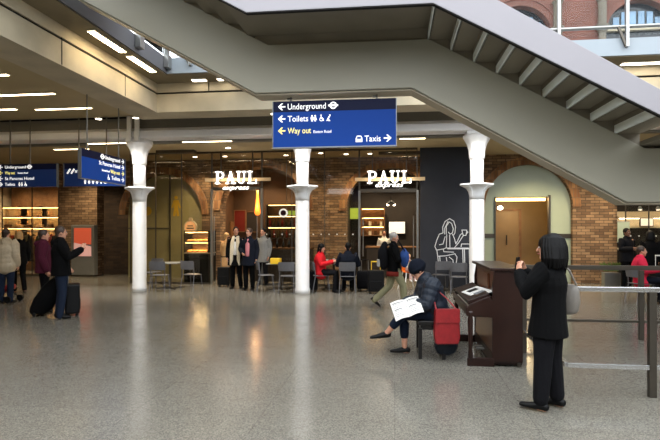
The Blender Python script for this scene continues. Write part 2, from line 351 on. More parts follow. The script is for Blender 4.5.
d=thing('door_1',(pa+.7,18.9,0),'tan timber door with black handle inside the right arch lobby','door',kind='structure')
MB().box((pa+.18,18.95,0),(pa+1.15,19.02,2.35)).build('leaf','door_tan',d,world=True,bevel=.008)
MB().box((pa+.1,18.92,0),(pa+.18,19.1,2.43)).box((pa+1.15,18.92,0),(pa+1.23,19.1,2.43)).box((pa+.18,18.92,2.35),(pa+1.15,19.1,2.43)).build('frame','shop_wood',d,world=True)
MB().bar((pa+.72,18.9,1.15),(pa+.72,18.9,1.5),.03).build('handle','plastic_black',d,world=True)
# black chalk panel wall
WP=struct('wall_panel',MB().box((.74,YG,0),(2.42,YG+.15,ZC+.1)),'panel_black','tall matt black wall panel carrying a chalk line drawing','wall')
# glass shopfronts
def shopglass(n,x0,x1,y,label,z1=ZC+.1,posts=(),z0=0,dots=True):
    w=thing(n,((x0+x1)/2,y,0),label,'shop window',kind='structure')
    MB().box((x0+.01,y-.008,z0+.02),(x1-.01,y+.008,z1)).build('pane','glass_clear',w,world=True)
    f=MB().box((x0,y-.03,z0),(x1,y+.03,z0+.05)).box((x0,y-.02,z1-.05),(x1,y+.02,z1)); 
    for x in tuple(posts)+(x0+.012,x1-.012): f.box((x-.012,y-.02,z0),(x+.012,y+.02,z1))
    f.build('frame','steel_dark',w,world=True)
    return w
def dotrow(w,x0,x1,y,z):
    m=MB(); x=x0+.15
    while x<x1-.1:
        m.prism([(x+.022*math.cos(2*PI*k/10),z+.022*math.sin(2*PI*k/10)) for k in range(10)],y-.012,y-.009); x+=.24
    m.build('dot_row','white_plastic',w,world=True)
D1a,D1b=-5.62,-4.03; D2a,D2b=-1.05,.66
w=shopglass('window_3',-8.3,D1a,YG,'clear glass shopfront left of the first cafe doorway',posts=(-7.45,-6.6),dots=False)
w=shopglass('window_4',D1b,D2a,YG,'clear glass shopfront between the two cafe doorways behind the middle column',posts=(-3.1,-2.1),dots=False); dotrow(w,D1b,D2a,YG,1.55)
w=shopglass('window_5',D1a,D1b,YG,'glass transom over the first cafe doorway',z0=2.95,dots=False)
w=shopglass('window_6',D2a,D2b,YG,'glass transom over the second cafe doorway',z0=2.85,dots=False)
for i,(a,b,h,l) in enumerate(((D1a,D1b,2.95,'slim steel door posts of the first cafe doorway'),(D2a,D2b,2.85,'slim steel door posts of the second cafe doorway beside the black panel'))):
    d=thing('door_%d'%(i+2),((a+b)/2,YG,0),l,'door frame',kind='structure')
    for x in (a,b):
        MB().box((x-.03,YG-.05,0),(x+.03,YG+.05,h)).build('post','steel',d,world=True,bevel=.005)
    MB().box((a,YG-.03,h-.05),(b,YG+.03,h)).build('head','steel_dark',d,world=True)
    s=.12
    MB().tube([(a+s,YG-.12,.9),(a+s,YG-.12,2.1)],.015).build('pull_handle','steel',d,world=True)
    MB().tube([(b-s,YG-.12,.9),(b-s,YG-.12,2.1)],.015).build('pull_handle','steel',d,world=True)
w=shopglass('window_7',6.95,12.5,16.6,'clear glass shopfront right of the brick pier',posts=(7.62,8.0,9.6),dots=False); dotrow(w,6.95,12.5,16.6,1.5)
XS=at(59,230,17.3).x
w=shopglass('window_8',-15.9,XS,17.3,'clear glass shopfront of the clothes shop at far left',posts=(-14.4,-13.2),dots=False,z1=3.3)
struct('trim_19',MB().box((-15.9,17.25,3.3),(XS,17.5,ZC+.1)),'brick_warm','brick fascia over the clothes shop window','fascia')
# interior shells
struct('wall_cafe',MB().box((-6.3,19.3,0),(-2.6,19.4,ZC)).box((-6.3,17.55,0),(-6.2,19.3,ZC)).box((-2.7,17.55,0),(-2.6,19.3,ZC)),'shop_wall','brown rear wall of the first cafe','wall')
struct('wall_cafe_second',MB().box((-1.7,19.8,0),(1.4,19.9,ZC)).box((-1.8,17.55,0),(-1.7,19.9,ZC)).box((1.4,17.55,0),(1.5,19.9,ZC)),'shop_dark','dark rear wall of the second cafe','wall')
struct('wall_clothes_shop',MB().box((-15.9,19.6,0),(-11.9,19.7,ZC)),'shop_wood','timber rear wall of the clothes shop','wall')
struct('wall_store',MB().box((6.9,20,0),(13,20.1,ZC)),'shop_dark','rear wall of the right hand shop','wall')
# ---- upper level brick station building
c1=at(519,10,19).x; c2=at(640,10,19).x; pit=c2-c1; r0=1.12; sp=8.55
UA=[(c1-pit,r0,sp),(c1,r0,sp),(c2,r0,sp),(c2+pit,r0,sp)]
archwall('wall_station','brick_red',c1-2*pit,c2+2*pit,UA,13,19,19.5,'red brick station facade with arches on the upper level',base=ZT)
rm=MB(); rm2=MB()
for a in UA:
    archring(rm,a[0],a[1],a[2],.22,18.96,19.1); archring(rm2,a[0],a[1]+.22,a[2],.07,18.92,19.1)
struct('trim_20',rm,'brick_red','brick rings round the station facade arches','arch')
struct('trim_21',rm2,'brick_red','moulded brick hoods over the station facade arches','arch')
pm=MB()
for a in UA:
    for s in (-1,1):
        x=a[0]+s*1.28
        pm.lathe([(.12,ZT),(.12,8.5),(.2,8.7),(.22,8.8),(.14,8.82),(.14,9.6),(.2,9.7)],(x,18.88,0),16)
struct('trim_22',pm,'shaft_stone','slender stone shafts flanking the station facade arches','pilaster')
for i,a in enumerate(UA):
    w=thing('window_%d'%(9+i),(a[0],19.2,ZT),['fanlight window wholly left of the stair on the station facade','arched window over the stair on the station facade, left of the balustrade post','arched window at the upper right of the station facade','arched window outside the right edge of the station facade'][i],'window',kind='structure')
    MB().prism([(a[0]-r0,ZT),(a[0]+r0,ZT)]+[(a[0]+r0*math.cos(PI*k/20),sp+r0*math.sin(PI*k/20)) for k in range(21)],19.3,19.32).build('glazing','pane_dark',w,world=True)
    for k in range(6):
        x=a[0]-.78+k*.28; h=math.sqrt(max(.01,(r0-.1)**2-(x+.1-a[0])**2))
        MB().box((x,19.26,8.80),(x+.2,19.3,min(sp+h-.12,9.38))).build('fanlight_pane','pane_reflection',w,world=True)
    MB().box((a[0]-r0,19.15,8.68),(a[0]+r0,19.3,8.78)).build('transom','stone',w,world=True)
# ================================================================ STAIR
G,RI=.318,.177; Y1,Y2=7.5,7.93; YA,YZ=6.35,9.05
st=thing('staircase',(0,7.7,2.05),'grey steel staircase on a deep box beam crossing overhead','staircase')
TL,TRX=(-1.883,4.45),(.488,4.43); sl=.557
def up(z,x,s=1): return z
xl=-5.0; xr=6.6
pts=[(xl,3.735+sl*(-2.08-xl)),(-2.08,3.735),(.246,3.735),(3.163,2.06),(6.4,2.06),(10.1,0),(11.63,0),(6.6,2.80),(3.40,2.80),(.488,4.43),(-1.883,4.45),(xl,4.45+sl*(-1.883-xl))]
# beam with slightly chamfered lower arrises
b=MB().prism([(p[0],p[1]) for p in pts],Y1,Y2); b.build('spine_beam','spine_paint',st,world=True,bevel=.012)
low=[(xl,3.735+sl*(-2.08-xl)),(-2.08,3.735),(.246,3.735),(3.163,2.06),(6.4,2.06)]
lm=MB()
for (p,q) in zip(low,low[1:]): lm.prism([(p[0],p[1]-.004),(q[0],q[1]-.004),(q[0],q[1]-.022),(p[0],p[1]-.022)],Y1+.05,Y2-.05)
lm.build('soffit_plate','spine_edge',st,world=True)
# landing
MB().box((-2.201,YA+.03,4.61),(.488,YZ-.03,4.68)).build('landing','tread_under',st,world=True)
MB().box((-2.1,Y1+.06,4.44),(.47,Y2-.06,4.61)).build('landing_support','tread_under',st,world=True)
for k in range(9):       # descending flight
    x=.488+G*k; z=4.43-RI*(k+0)
    MB().box((x,YA+.03,z),(x+G+.02,YZ-.03,z+.05)).build('tread','tread_under',st,world=True)
    MB().box((x-.015,YA+.03,z),(x+.015,YZ-.03,z+.115)).build('riser','riser_paint',st,world=True)
    MB().box((x-.02,YA+.03,z+.115),(x+.02,YZ-.03,z+RI+.02)).build('nosing','tread_under',st,world=True)
    MB().prism([(x,z),(x+G,z),(x+G,z-RI)],Y1+.05,Y2-.05).build('tread_bracket','tread_under',st,world=True)
for k in range(2,10):    # ascending flight
    x=TL[0]-G*k; z=4.45+RI*k
    MB().box((x-.02,YA+.03,z),(x+G,YZ-.03,z+.05)).build('tread','tread_under',st,world=True)
    MB().box((x+G-.015,YA+.03,z-RI+.05),(x+G+.015,YZ-.03,z+.05)).build('riser','riser_paint',st,world=True)
    MB().prism([(x,z),(x+G,z),(x+G,z-RI)],Y1+.05,Y2-.05).build('tread_bracket','tread_under',st,world=True)
zl=4.45-9*RI
MB().box((.488+9*G,YA+.03,2.84),(xr,YZ-.03,2.90)).build('landing','tread_under',st,world=True)
for k in range(15):      # lowest flight, beyond the right edge
    x=xr+G*k; z=2.84-RI*(k+1)
    MB().box((x,YA+.03,z),(x+G+.02,YZ-.03,z+.05)).build('tread','tread_under',st,world=True)
    MB().box((x-.015,YA+.03,z),(x+.015,YZ-.03,z+.115)).build('riser','riser_paint',st,world=True)
    MB().box((x-.02,YA+.03,z+.115),(x+.02,YZ-.03,z+RI+.02)).build('nosing','tread_under',st,world=True)
fb=[(xl,4.44+sl*(-1.87-xl)),(-1.87,4.44),(.461,4.43),(3.30,2.85),(xr,2.85),(11.6,.06)]
ft=[(11.75,.3),(xr+.06,3.10),(3.34,3.10),(.62,4.80),(-1.75,4.88),(xl,4.88+sl*(-1.75-xl))]
for y in (YA,YZ):
    MB().prism(fb+ft,y-.03,y+.03).build('fascia','fascia_paint',st,world=True,bevel=.008)
fe=MB()
for (p,q) in zip(fb,fb[1:]): fe.prism([(p[0],p[1]),(q[0],q[1]),(q[0],q[1]-.014),(p[0],p[1]-.014)],YA-.03,YA+.03)
fe.build('fascia_lip','gap_dark',st,world=True)
# ================================================================ BALUSTRADE on the slab edge
bl=thing('glass_balustrade',(3,VY1,ZT),'glass balustrade with steel posts along the pale slab edge','balustrade')
MB().box((VX0,VY1+.01,ZT+.05),(VX1,VY1+.03,ZT+1.15)).build('glass_panel','glass_rail',bl,world=True)
MB().tube([(VX0,VY1-.03,5.80),(VX1,VY1-.03,5.80)],.035,10).build('lower_rail','steel',bl,world=True)
MB().tube([(VX0,VY1-.03,6.75),(VX1,VY1-.03,6.75)],.035,10).build('handrail','steel',bl,world=True)
x=at(626,40,VY1).x; pit=x-at(558,40,VY1).x
xx=[x+pit*k for k in range(-7,3)]
for x in xx:
    if not VX0<x<VX1: continue
    MB().box((x-.03,VY1-.09,ZT-.2),(x+.03,VY1-.005,6.8)).build('post','steel',bl,world=True,bevel=.006)
    MB().bar((x-.02,VY1-.05,ZT-.18),(x-.17,VY1-.05,5.8),.045).build('bracket','steel_dark',bl,world=True)
def onx(px,py,X):
    u=(px-330)/FPX; v=(HZ-py)/FPX; d=X/(cs*u-sn); r=u*d
    return Vector((X,cs*d+sn*r,EYE+v*d))
for (ya,yb,lab) in ((-6,6.2,'glass balustrade along the left edge of the void, nearer than the stair'),(8.4,VY1,'short glass balustrade on the left edge of the void beyond the stair')):
    bl=thing('glass_balustrade',(VX0,(ya+yb)/2,ZT),lab,'balustrade')
    MB().box((VX0-.03,ya,ZT+.05),(VX0-.01,yb,ZT+1.15)).build('glass_panel','glass_rail',bl,world=True)
    MB().tube([(VX0-.0,ya,6.75),(VX0,yb,6.75)],.035,10).build('handrail','bar_beige',bl,world=True)
    for y in ([onx(137,33,VX0).y,onx(165,52,VX0).y,onx(177,57,VX0).y] if ya>0 else [6.0-1.3*i for i in range(9)]):
        MB().box((VX0+.005,y-.04,ZT-.22),(VX0+.09,y+.04,6.75)).build('post','steel',bl,world=True)
        MB().box((VX0+.005,y-.09,ZT-.26),(VX0+.12,y+.09,ZT+.02)).build('bracket','steel',bl,world=True,bevel=.006)
# ================================================================ COLUMNS
def column(x,label):
    t=thing('iron_column',(x,YB,0),label,'column',group='white iron columns along the shopfronts')
    MB().lathe([(.20,0),(.20,.12),(.185,.16),(.182,2.4),(.18,2.75)],n=32).build('shaft','iron_white',t,smooth=True)
    MB().lathe([(.165,2.8),(.165,3.5)],n=32).build('upper_shaft','iron_white',t,smooth=True)
    A=[0,.0,.04,.1,.14,.14,.12,0]
    MB().lathe([(.183,2.45),(.19,2.56),(.205,2.65),(.24,2.725),(.305,2.775),(.372,2.81),(.37,2.85),(.16,2.86)],n=48,lobes=4,amp=A).build('bracket_ring','iron_white',t,smooth=True)
    for k in range(4):
        a=PI/4+k*PI/2; c,s_=math.cos(a),math.sin(a)
        m=MB(); poly=[(.15,2.5),(.19,2.52),(.215,2.64),(.25,2.71),(.34,2.79),(.15,2.8)]
        m.prism(poly,-.014,.014); 
        for v in m.bm.verts:
            px,py=v.co.x,v.co.y; v.co.x=px*c-py*s_; v.co.y=px*s_+py*c
        m.build('bracket_fin','iron_white',t)
    A=[0,0,.03,.05,.06,.05,.0,0,0]
    MB().lathe([(.165,3.45),(.19,3.5),(.19,3.56),(.20,3.7),(.235,3.84),(.29,3.94),(.34,4.0),(.345,4.06),(.30,4.08)],n=48,lobes=8,amp=A).build('capital','iron_white',t,smooth=True)
    MB().box((-.27,-.27,4.07),(.27,.27,4.155)).build('abacus','iron_white',t,bevel=.012)
    return t
c=column(-6.97,'white iron column furthest left, beside the angled blue sign')
MB().box((-.17,-.38,4.07),(-.05,-.31,4.74)).box((.05,-.38,4.07),(.17,-.31,4.74)).build('hanger','iron_white',c,bevel=.01)
column(-2.42,'white iron column under the big blue sign')
column(2.06,'white iron column behind the piano, beside the black panel')
# ================================================================ SIGNS
def poly_arrow(m,cx,cz,s,d,y0,y1):
    # d: -1 left, +1 right
    t=s*.17
    m.prism([(cx+d*s*.5,cz),(cx+d*s*.02,cz+s*.45),(cx-d*s*.18,cz+s*.45),(cx+d*s*.13,cz+t/2),(cx-d*s*.5,cz+t/2),(cx-d*s*.5,cz-t/2),(cx+d*s*.13,cz-t/2),(cx-d*s*.18,cz-s*.45),(cx+d*s*.02,cz-s*.45)],y0,y1)
def person_icon(m,x,z,h,y0,y1,skirt=False):
    m.prism([(x+h*.13*math.cos(2*PI*k/10),z+h*.85+h*.13*math.sin(2*PI*k/10)) for k in range(10)],y0,y1)
    if skirt: m.prism([(x-h*.12,z+h*.68),(x-h*.26,z+h*.22),(x-h*.1,z+h*.22),(x-h*.1,z),(x+h*.1,z),(x+h*.1,z+h*.22),(x+h*.26,z+h*.22),(x+h*.12,z+h*.68)],y0,y1)
    else: m.prism([(x-h*.22,z+h*.68),(x-h*.22,z+h*.3),(x-h*.13,z+h*.3),(x-h*.13,z),(x+h*.13,z),(x+h*.13,z+h*.3),(x+h*.22,z+h*.3),(x+h*.22,z+h*.68)],y0,y1)
def disc(m,x,z,r,y0,y1,n=20): m.prism([(x+r*math.cos(2*PI*k/n),z+r*math.sin(2*PI*k/n)) for k in range(n)],y0,y1)
def ringp(m,x,z,r,w,y0,y1,n=20):
    for k in range(n):
        a,b=2*PI*k/n,2*PI*(k+1)/n
        m.prism([(x+r*math.cos(a),z+r*math.sin(a)),(x+r*math.cos(b),z+r*math.sin(b)),(x+(r-w)*math.cos(b),z+(r-w)*math.sin(b)),(x+(r-w)*math.cos(a),z+(r-w)*math.sin(a))],y0,y1)
def wheelchair(m,x,z,h,y0,y1):
    ringp(m,x,z+h*.3,h*.3,h*.09,y0,y1); disc(m,x-h*.05,z+h*.92,h*.1,y0,y1,10)
    m.prism([(x-h*.1,z+h*.8),(x,z+h*.8),(x+.02*h,z+h*.42),(x+h*.3,z+h*.42),(x+h*.4,z+h*.08),(x+h*.3,z+h*.05),(x+h*.22,z+h*.32),(x-h*.08,z+h*.32)],y0,y1)
def baby(m,x,z,h,y0,y1):
    disc(m,x+h*.25,z+h*.88,h*.12,y0,y1,10); m.prism([(x-h*.3,z),(x-h*.1,z+h*.45),(x+h*.05,z+h*.72),(x+h*.3,z+h*.7),(x+h*.15,z+h*.5),(x+h*.05,z+h*.3),(x+h*.3,z+h*.1),(x+h*.3,z),(x,z),(x-h*.15,z+h*.12),(x-h*.2,z)],y0,y1)
F0=-.034; F1=-.0305
s=thing('hanging_sign',(-.915,7.72,2.945),'big blue sign hung under the stair, pointing to Underground, toilets, way out and taxis','sign')
W=.932; H=.70
MB().box((-W,-.03,0),(W,.03,H-.165)).build('panel','sign_blue',s)
MB().box((-W,-.031,H-.165),(W,.031,H)).build('header_panel','sign_navy',s)
f=MB().box((-W-.012,-.036,-.02),(W+.012,.036,0)).box((-W-.012,-.036,0),(-W,.036,H)).box((W,-.036,0),(W+.012,.036,H)); f.build('frame','sign_frame',s)
px=1.863/124
def sx(p): return (p-334)*px
rows=[(106.3,.645),(118.6,.46),(130.6,.277),(139.3,.125)]
z=[.617,.432,.25,.105]
text('Underground','lettering','letter_white',s,(sx(287),F1,z[0]-.045),.09,sx(326)-sx(287))
text('Toilets','lettering','letter_white',s,(sx(287),F1,z[1]-.045),.09,sx(308)-sx(287))
text('Way out','lettering','letter_yellow',s,(sx(287),F1,z[2]-.045),.09,sx(311)-sx(287))
text('Euston Road','lettering','letter_white',s,(sx(313.5),F1,z[2]-.045),.042,sx(331.5)-sx(313.5))
text('Taxis','lettering','letter_white',s,(sx(365),F1,z[3]-.045),.09,sx(381)-sx(365))
for k,(c,d,mm) in enumerate(((z[0],-1,'letter_white'),(z[1],-1,'letter_white'),(z[2],-1,'letter_yellow'))):
    m=MB(); poly_arrow(m,sx(280.7),c,.115,d,F0,F1); m.build('arrow',mm,s)
m=MB(); poly_arrow(m,sx(387.8),z[3],.115,1,F0,F1); m.build('arrow','letter_white',s)
m=MB(); ringp(m,sx(333.5),z[0],.055,.02,F0,F1); m.box((sx(333.5)-.075,F0-.001,z[0]-.013),(sx(333.5)+.075,F1,z[0]+.013)); m.build('roundel','letter_white',s)
m=MB(); person_icon(m,sx(312),z[1]-.05,.1,F0,F1); m.build('pictogram','letter_white',s)
m=MB(); person_icon(m,sx(315.2),z[1]-.05,.1,F0,F1,True); m.build('pictogram','letter_white',s)
m=MB(); wheelchair(m,sx(321.5),z[1]-.05,.1,F0,F1); m.build('pictogram','letter_white',s)
m=MB(); baby(m,sx(328.5),z[1]-.05,.1,F0,F1); m.build('pictogram','letter_white',s)
m=MB(); X=sx(359.5); m.prism([(X-.05,z[3]-.05),(X+.05,z[3]-.05),(X+.05,z[3]+.01),(X+.03,z[3]+.045),(X-.03,z[3]+.045),(X-.05,z[3]+.01)],F0,F1); m.build('pictogram','letter_white',s)
m=MB(); m.box((X-.03,F0-.003,z[3]-.005),(X+.03,F0,z[3]+.028)); m.build('pictogram_window','sign_blue',list(s.children)[-1])
for p in (290,377):
    x=sx(p); MB().bar((x,0,H),(x,0,.763),.03).bar((x,0,.74),(x-.06,0,.74),.03).build('hook','rod',s)
# far left pair of signs
def farsign(x0,x1,z0,z1,label,rows,rod):
    s=thing('hanging_sign',((x0+x1)/2,13.0,z0),label,'sign'); W=(x1-x0)/2; H=z1-z0
    MB().box((-W,-.03,0),(W,.03,H*.75)).build('panel','sign_blue_deep',s)
    MB().box((-W,-.031,H*.75),(W,.031,H)).build('header_panel','sign_navy',s)
    MB().box((W,-.036,-.01),(W+.03,.036,H+.01)).box((-W-.03,-.036,-.01),(-W,.036,H+.01)).build('frame','sign_frame',s)
    for r in rod: MB().tube([(r,0,H),(r,0,4.74-z0)],.018,6).build('rod','rod',s)
    return s,W,H
a0=at(-3,187,13).x; a1=at(57,187,13).x; zb=at(30,187,13).z; zt_=at(30,164,13).z
s,W,H=farsign(a0,a1,zb,zt_,'leftmost blue hanging sign listing Underground, way out, hotel and toilets','',(-.5,.1))
q=lambda p:(p-27)/60*2*W
for k,(t,mm,p1,ex) in enumerate((('Underground','letter_white',30,1),('Way out','letter_yellow',19,0),('St Pancras Hotel','letter_white',38,0),('Toilets','letter_white',19,2))):
    zz=H*(.875-.25*k)
    text(t,'lettering',mm,s,(q(6),F1,zz-.042),.084,q(p1-3)-q(6))
    m=MB(); poly_arrow(m,q(1.5),zz,.13,-1 if k<3 else 1,F0,F1); m.build('arrow',mm,s)
m=MB(); ringp(m,q(30.5),H*.875,.06,.024,F0,F1); m.box((q(30.5)-.08,F0-.001,H*.875-.014),(q(30.5)+.08,F1,H*.875+.014)); m.build('roundel','letter_white',s)
text('Euston Road','lettering','letter_white',s,(q(19),F1,H*.625-.03),.045,q(29)-q(19))
for x in (20.5,23): 
    m=MB(); person_icon(m,q(x),H*.125-.06,.12,F0,F1,x>22); m.build('pictogram','letter_white',s)
m=MB(); wheelchair(m,q(26.5),H*.125-.06,.12,F0,F1); m.build('pictogram','letter_white',s)
a0=at(65,187,13).x; a1=at(124,187,13).x
s,W,H=farsign(a0,a1,zb,zt_,'second blue hanging sign, partly behind the angled sign, with a row of pictograms','',(-.45,.35))
q=lambda p:(p-94.5)/59*2*W
for x in (69,73): 
    m=MB(); m.bar((q(x)-.03,F1,H*.55),(q(x)+.06,F1,H*.75),.045,.006,up=(0,1,0)); m.build('pictogram','letter_white',s)
text('m','lettering','letter_white',s,(q(76),F1,H*.58),.1)
for i,x in enumerate((86,90,94,98,102,106,111,115)):
    m=MB(); (person_icon(m,q(x),H*.1,.13,F0,F1,i%2==1) if i<5 else wheelchair(m,q(x),H*.1,.13,F0,F1)); m.build('pictogram','letter_white',s)
for zz in (.2,.45,.7):
    m=MB(); poly_arrow(m,q(120.5),H*zz,.13,1,F0,F1); m.build('arrow','letter_white',s)
# angled sign under the left edge beam: lies along the concourse axis, faces +X
xs=-6.40; ya=atz(80,147,4).y
def onx(px,py,X):
    u=(px-330)/FPX; v=(HZ-py)/FPX; d=X/(cs*u-sn); r=u*d
    return Vector((X,cs*d+sn*r,EYE+v*d))
A=onx(80,175,xs); B=onx(124,187,xs); A2=onx(80,147,xs); B2=onx(124,160,xs)
ln=B.y-A.y; z0=(A.z+B.z)/2; H=(A2.z+B2.z)/2-z0
s=thing('hanging_sign',(xs,A.y+ln/2,z0),'blue sign hung on two long rods edge-on to the shops under the left beam','sign',rz=PI/2)
W=ln/2
MB().box((-W,-.03,0),(W,.03,H-.165)).build('panel','sign_blue',s)
MB().box((-W,-.031,H-.165),(W,.031,H)).build('header_panel','sign_navy',s)
MB().box((-W-.02,-.036,-.02),(W+.02,.036,0)).box((-W-.02,-.036,0),(-W,.036,H)).box((W,-.036,0),(W+.02,.036,H)).build('frame','sign_frame',s)
R_=W-.22
for k,(t,mm,wd,al) in enumerate((('Underground','letter_white',.62,0),('St Pancras Hotel','letter_white',.85,0),('Way out','letter_yellow',.4,0),('Toilets','letter_white',.36,0))):
    zz=H*(.88-.235*k); text(t,'lettering',mm,s,(R_-.02,F1,zz-.042),.085,wd,align='RIGHT')
    m=MB(); poly_arrow(m,W-.11,zz,.12,1,F0,F1); m.build('arrow',mm,s)
m=MB(); ringp(m,R_-.74,H*.88,.06,.022,F0,F1); m.box((R_-.82,F0-.001,H*.88-.014),(R_-.66,F1,H*.88+.014)); m.build('roundel','letter_white',s)
text('Euston Road','lettering','letter_white',s,(R_-.46,F1,H*.41-.03),.045,.3,align='RIGHT')
m=MB(); wheelchair(m,R_-.50,H*.175-.06,.12,F0,F1); m.build('pictogram','letter_white',s)
for k in (-1,1): MB().tube([(k*W*.72,0,H),(k*W*.72,0,ZB-z0)],.014,8).build('rod','rod',s)
# ================================================================ LIGHT FITTINGS
def strip(p,axis,ln,w,label,group,m='lamp_strip',rec=.012,dn=.03):
    t=thing('ceiling_light',p,label,'light',group=group)
    a,b=(ln/2,w/2) if axis=='x' else (w/2,ln/2)
    MB().box((-a-.015,-b-.015,-dn+.006),(a+.015,b+.015,0)).build('housing','white_plastic',t)
    MB().box((-a,-b,-dn),(a,b,-dn+.012)).build('diffuser',m,t)
zs=ZS-.02
for i,(p,q) in enumerate((((91,30),(123,51)),((129,55.5),(154,71)))):
    A=atz(*p,zs); B=atz(*q,zs); x=(A.x+B.x)/2
    strip(Vector((x,(A.y+B.y)/2,zs)),'y',abs(B.y-A.y),.13,['nearer bright strip light in the soffit above the left beam','strip light in the soffit above the left beam, nearest the inner corner'][i],'strip lights in the void soffit','lamp_soffit')
for y in (1.9,4.3): strip(Vector((x,y,zs)),'y',1.3,.13,'strip light in the soffit above the left beam near the viewpoint','strip lights in the void soffit','lamp_soffit')
for i,px in enumerate((196,222,430,497,645)):
    A=atz(px,77-.03*(px-196),zs); 
    strip(Vector((A.x,11.55,zs)),'x',.32 if i<2 else 1.0,.14,['small soffit light in the inner corner left of the stair','second small soffit light left of the stair','soffit strip light hidden behind the stair','short soffit strip light just above the right stair fascia','long soffit strip light below the glass balustrade at right'][i],'strip lights in the void soffit','lamp_white')
for i,(p,q) in enumerate((((-30,76),(6,73)),((-8,94.5),(55,93)),((-40,109.5),(18,109)),((35,108.5),(92,107.5)))):
    A=atz(*p,ZL); B=atz(*q,ZL)
    strip(Vector(((A.x+B.x)/2,(A.y+B.y)/2,ZL)),'x',abs(B.x-A.x),.09,['ceiling strip light at the left edge, nearest row','long ceiling strip light in the middle row at left','ceiling strip light at the far left of the back row','ceiling strip light in the back row left of the concrete beam'][i],'strip lights on the left ceiling')
for y in (2.0,4.6,7.2):
    for x in (-13,-9.6): strip(Vector((x,y,ZL)),'x',1.5,.09,'ceiling strip light out over the left concourse','strip lights on the left ceiling')
zc=ZC+.1
for i,(p,q) in enumerate((((88,143),(132,142)),((55,149),(88,148)),((182,141),(232,140.5)),((400,138),(425,137.5)))):
    A=atz(*p,zc); B=atz(*q,zc)
    strip(Vector(((A.x+B.x)/2,(A.y+B.y)/2,zc)),'x',abs(B.x-A.x),.07,['strip light behind the white beam left of the left column','dim strip light behind the beam above the angled blue sign','strip light behind the white beam left of the big sign','strip light behind the white beam right of the big sign'][i],'strip lights on the shop ceiling')
def downlight(x,y,z,label,e=None,r=.07):
    t=thing('downlight',(x,y,z),label,'light',group='downlights over the cafes')
    MB().lathe([(r+.02,-.015),(r+.02,0)],n=20).build('rim','white_plastic',t)
    MB().lathe([(r,-.022),(r,-.012)],n=20).build('lens','lamp_white',t)
    if e:
        L=bpy.data.lights.new('downlight_lamp','SPOT'); L.energy=e; L.color=(1,.78,.5); L.spot_size=R(125); L.spot_blend=.7; L.shadow_soft_size=.07
        o=bpy.data.objects.new('downlight_lamp',L); COL.objects.link(o); o.parent=t; o.location=(0,0,-.04)
DL=[(195,161,'downlight over the food counter'),(225,162,'downlight over the first cafe doorway'),(286,161,'downlight left of the middle column'),(346,160.5,'downlight over the seated pair'),(370,160,'downlight left of the second cafe sign'),(408,160,'downlight right of the second cafe sign')]
for px,py,l in DL:
    p=at(px,py,16.2); downlight(p.x,16.2,zc,l,110 if px==346 else 220)
for x,y,l in ((-4.9,18.4,'downlight deep inside the first cafe'),(-3.6,18.4,'downlight inside the first cafe beside the rear wall'),(-.8,18.6,'downlight deep inside the second cafe'),(.5,18.6,'downlight inside the second cafe beside the rear wall')):
    downlight(x,y,3.98,l,300)
for x,y,l in ((-15,18.6,'downlight in the clothes shop at the far left'),(-13.8,18.6,'downlight above the garment rail'),(-12.6,18.6,'downlight at the right end of the clothes shop')):
    downlight(x,y,3.95,l,260)
for x,y,l in ((8,18.2,'downlight in the right hand shop'),(9.8,18.2,'second downlight in the right hand shop')):
    downlight(x,y,3.95,l,250)
for x,y,l in ((-7.6,14.6,'downlight over the left cafe table'),(5.9,15.6,'downlight in front of the right brick pier'),(7.3,15.6,'downlight above the seated red coat'),(-10.9,16.7,'downlight above the map kiosk'),(4.3,15.9,'downlight before the right arch'),(-2.3,15.9,'downlight before the brick pier between the cafes')):
    downlight(x,y,zc,l,60 if x==-2.3 else 330)
for i,cx in enumerate((-6.97,-2.42,2.06)):  # spots added only to brighten the column fronts
    for s_ in (-1,1):
        x=cx+s_*.5; t=thing('downlight',(x,12.2,ZB),'added spotlight under the far concrete beam to brighten the %s column, %s side'%(['left','middle','right'][i],['left','right'][s_>0]),'light',group='added spotlights brightening the columns')
        MB().lathe([(.09,-.02),(.09,0)],n=20).build('rim','white_plastic',t); MB().lathe([(.07,-.026),(.07,-.018)],n=20).build('lens','lamp_white',t)
        L=bpy.data.lights.new('downlight_lamp','SPOT'); L.energy=330; L.color=(1,.95,.88); L.spot_size=R(86); L.spot_blend=.9; L.shadow_soft_size=.08
        o=bpy.data.objects.new('downlight_lamp',L); COL.objects.link(o); o.parent=t; o.location=(0,0,-.05); o.rotation_euler=Vector((cx-x,1.15,-2.9)).to_track_quat('-Z','Y').to_euler()
for x,l in ((-4.85,'added downlight brightening the bar of the left cafe sign'),(-.18,'added downlight brightening the bar of the right cafe sign')):  # extra lamps added to light the sign bars and doorways
    downlight(x,14.55,zc,l,150)
# warm tube in the right arch doorway
t=thing('tube_light',((pa+pb)/2,YW+.5,zt-.02),'warm tube light across the head of the right arch doorway','light')
MB().box((pa-(pa+pb)/2,-.05,-.02),(pb-(pa+pb)/2,.05,.02)).build('housing','white_plastic',t)
MB().tube([(pa-(pa+pb)/2+.05,-.04,-.05),(pb-(pa+pb)/2-.05,-.04,-.05)],.045,10).build('tube','lamp_warm',t)
p=at(500,207,YW+.45); t=thing('wall_lamp',p,'small bright round lamp at the top left of the arch doorway','light')
L=bpy.data.lights.new('lobby_lamp','POINT'); L.energy=45; L.color=(1,.78,.45); L.shadow_soft_size=.1; o=bpy.data.objects.new('lobby_lamp',L); COL.objects.link(o); o.parent=t; o.location=(.8,.3,.05)
MB().box((-.1,-.02,.02),(.1,.02,.06)).build('bracket','plastic_black',t); MB().ell((0,-.03,-.03),(.09,.06,.07)).build('globe','lamp_white',t,smooth=True)
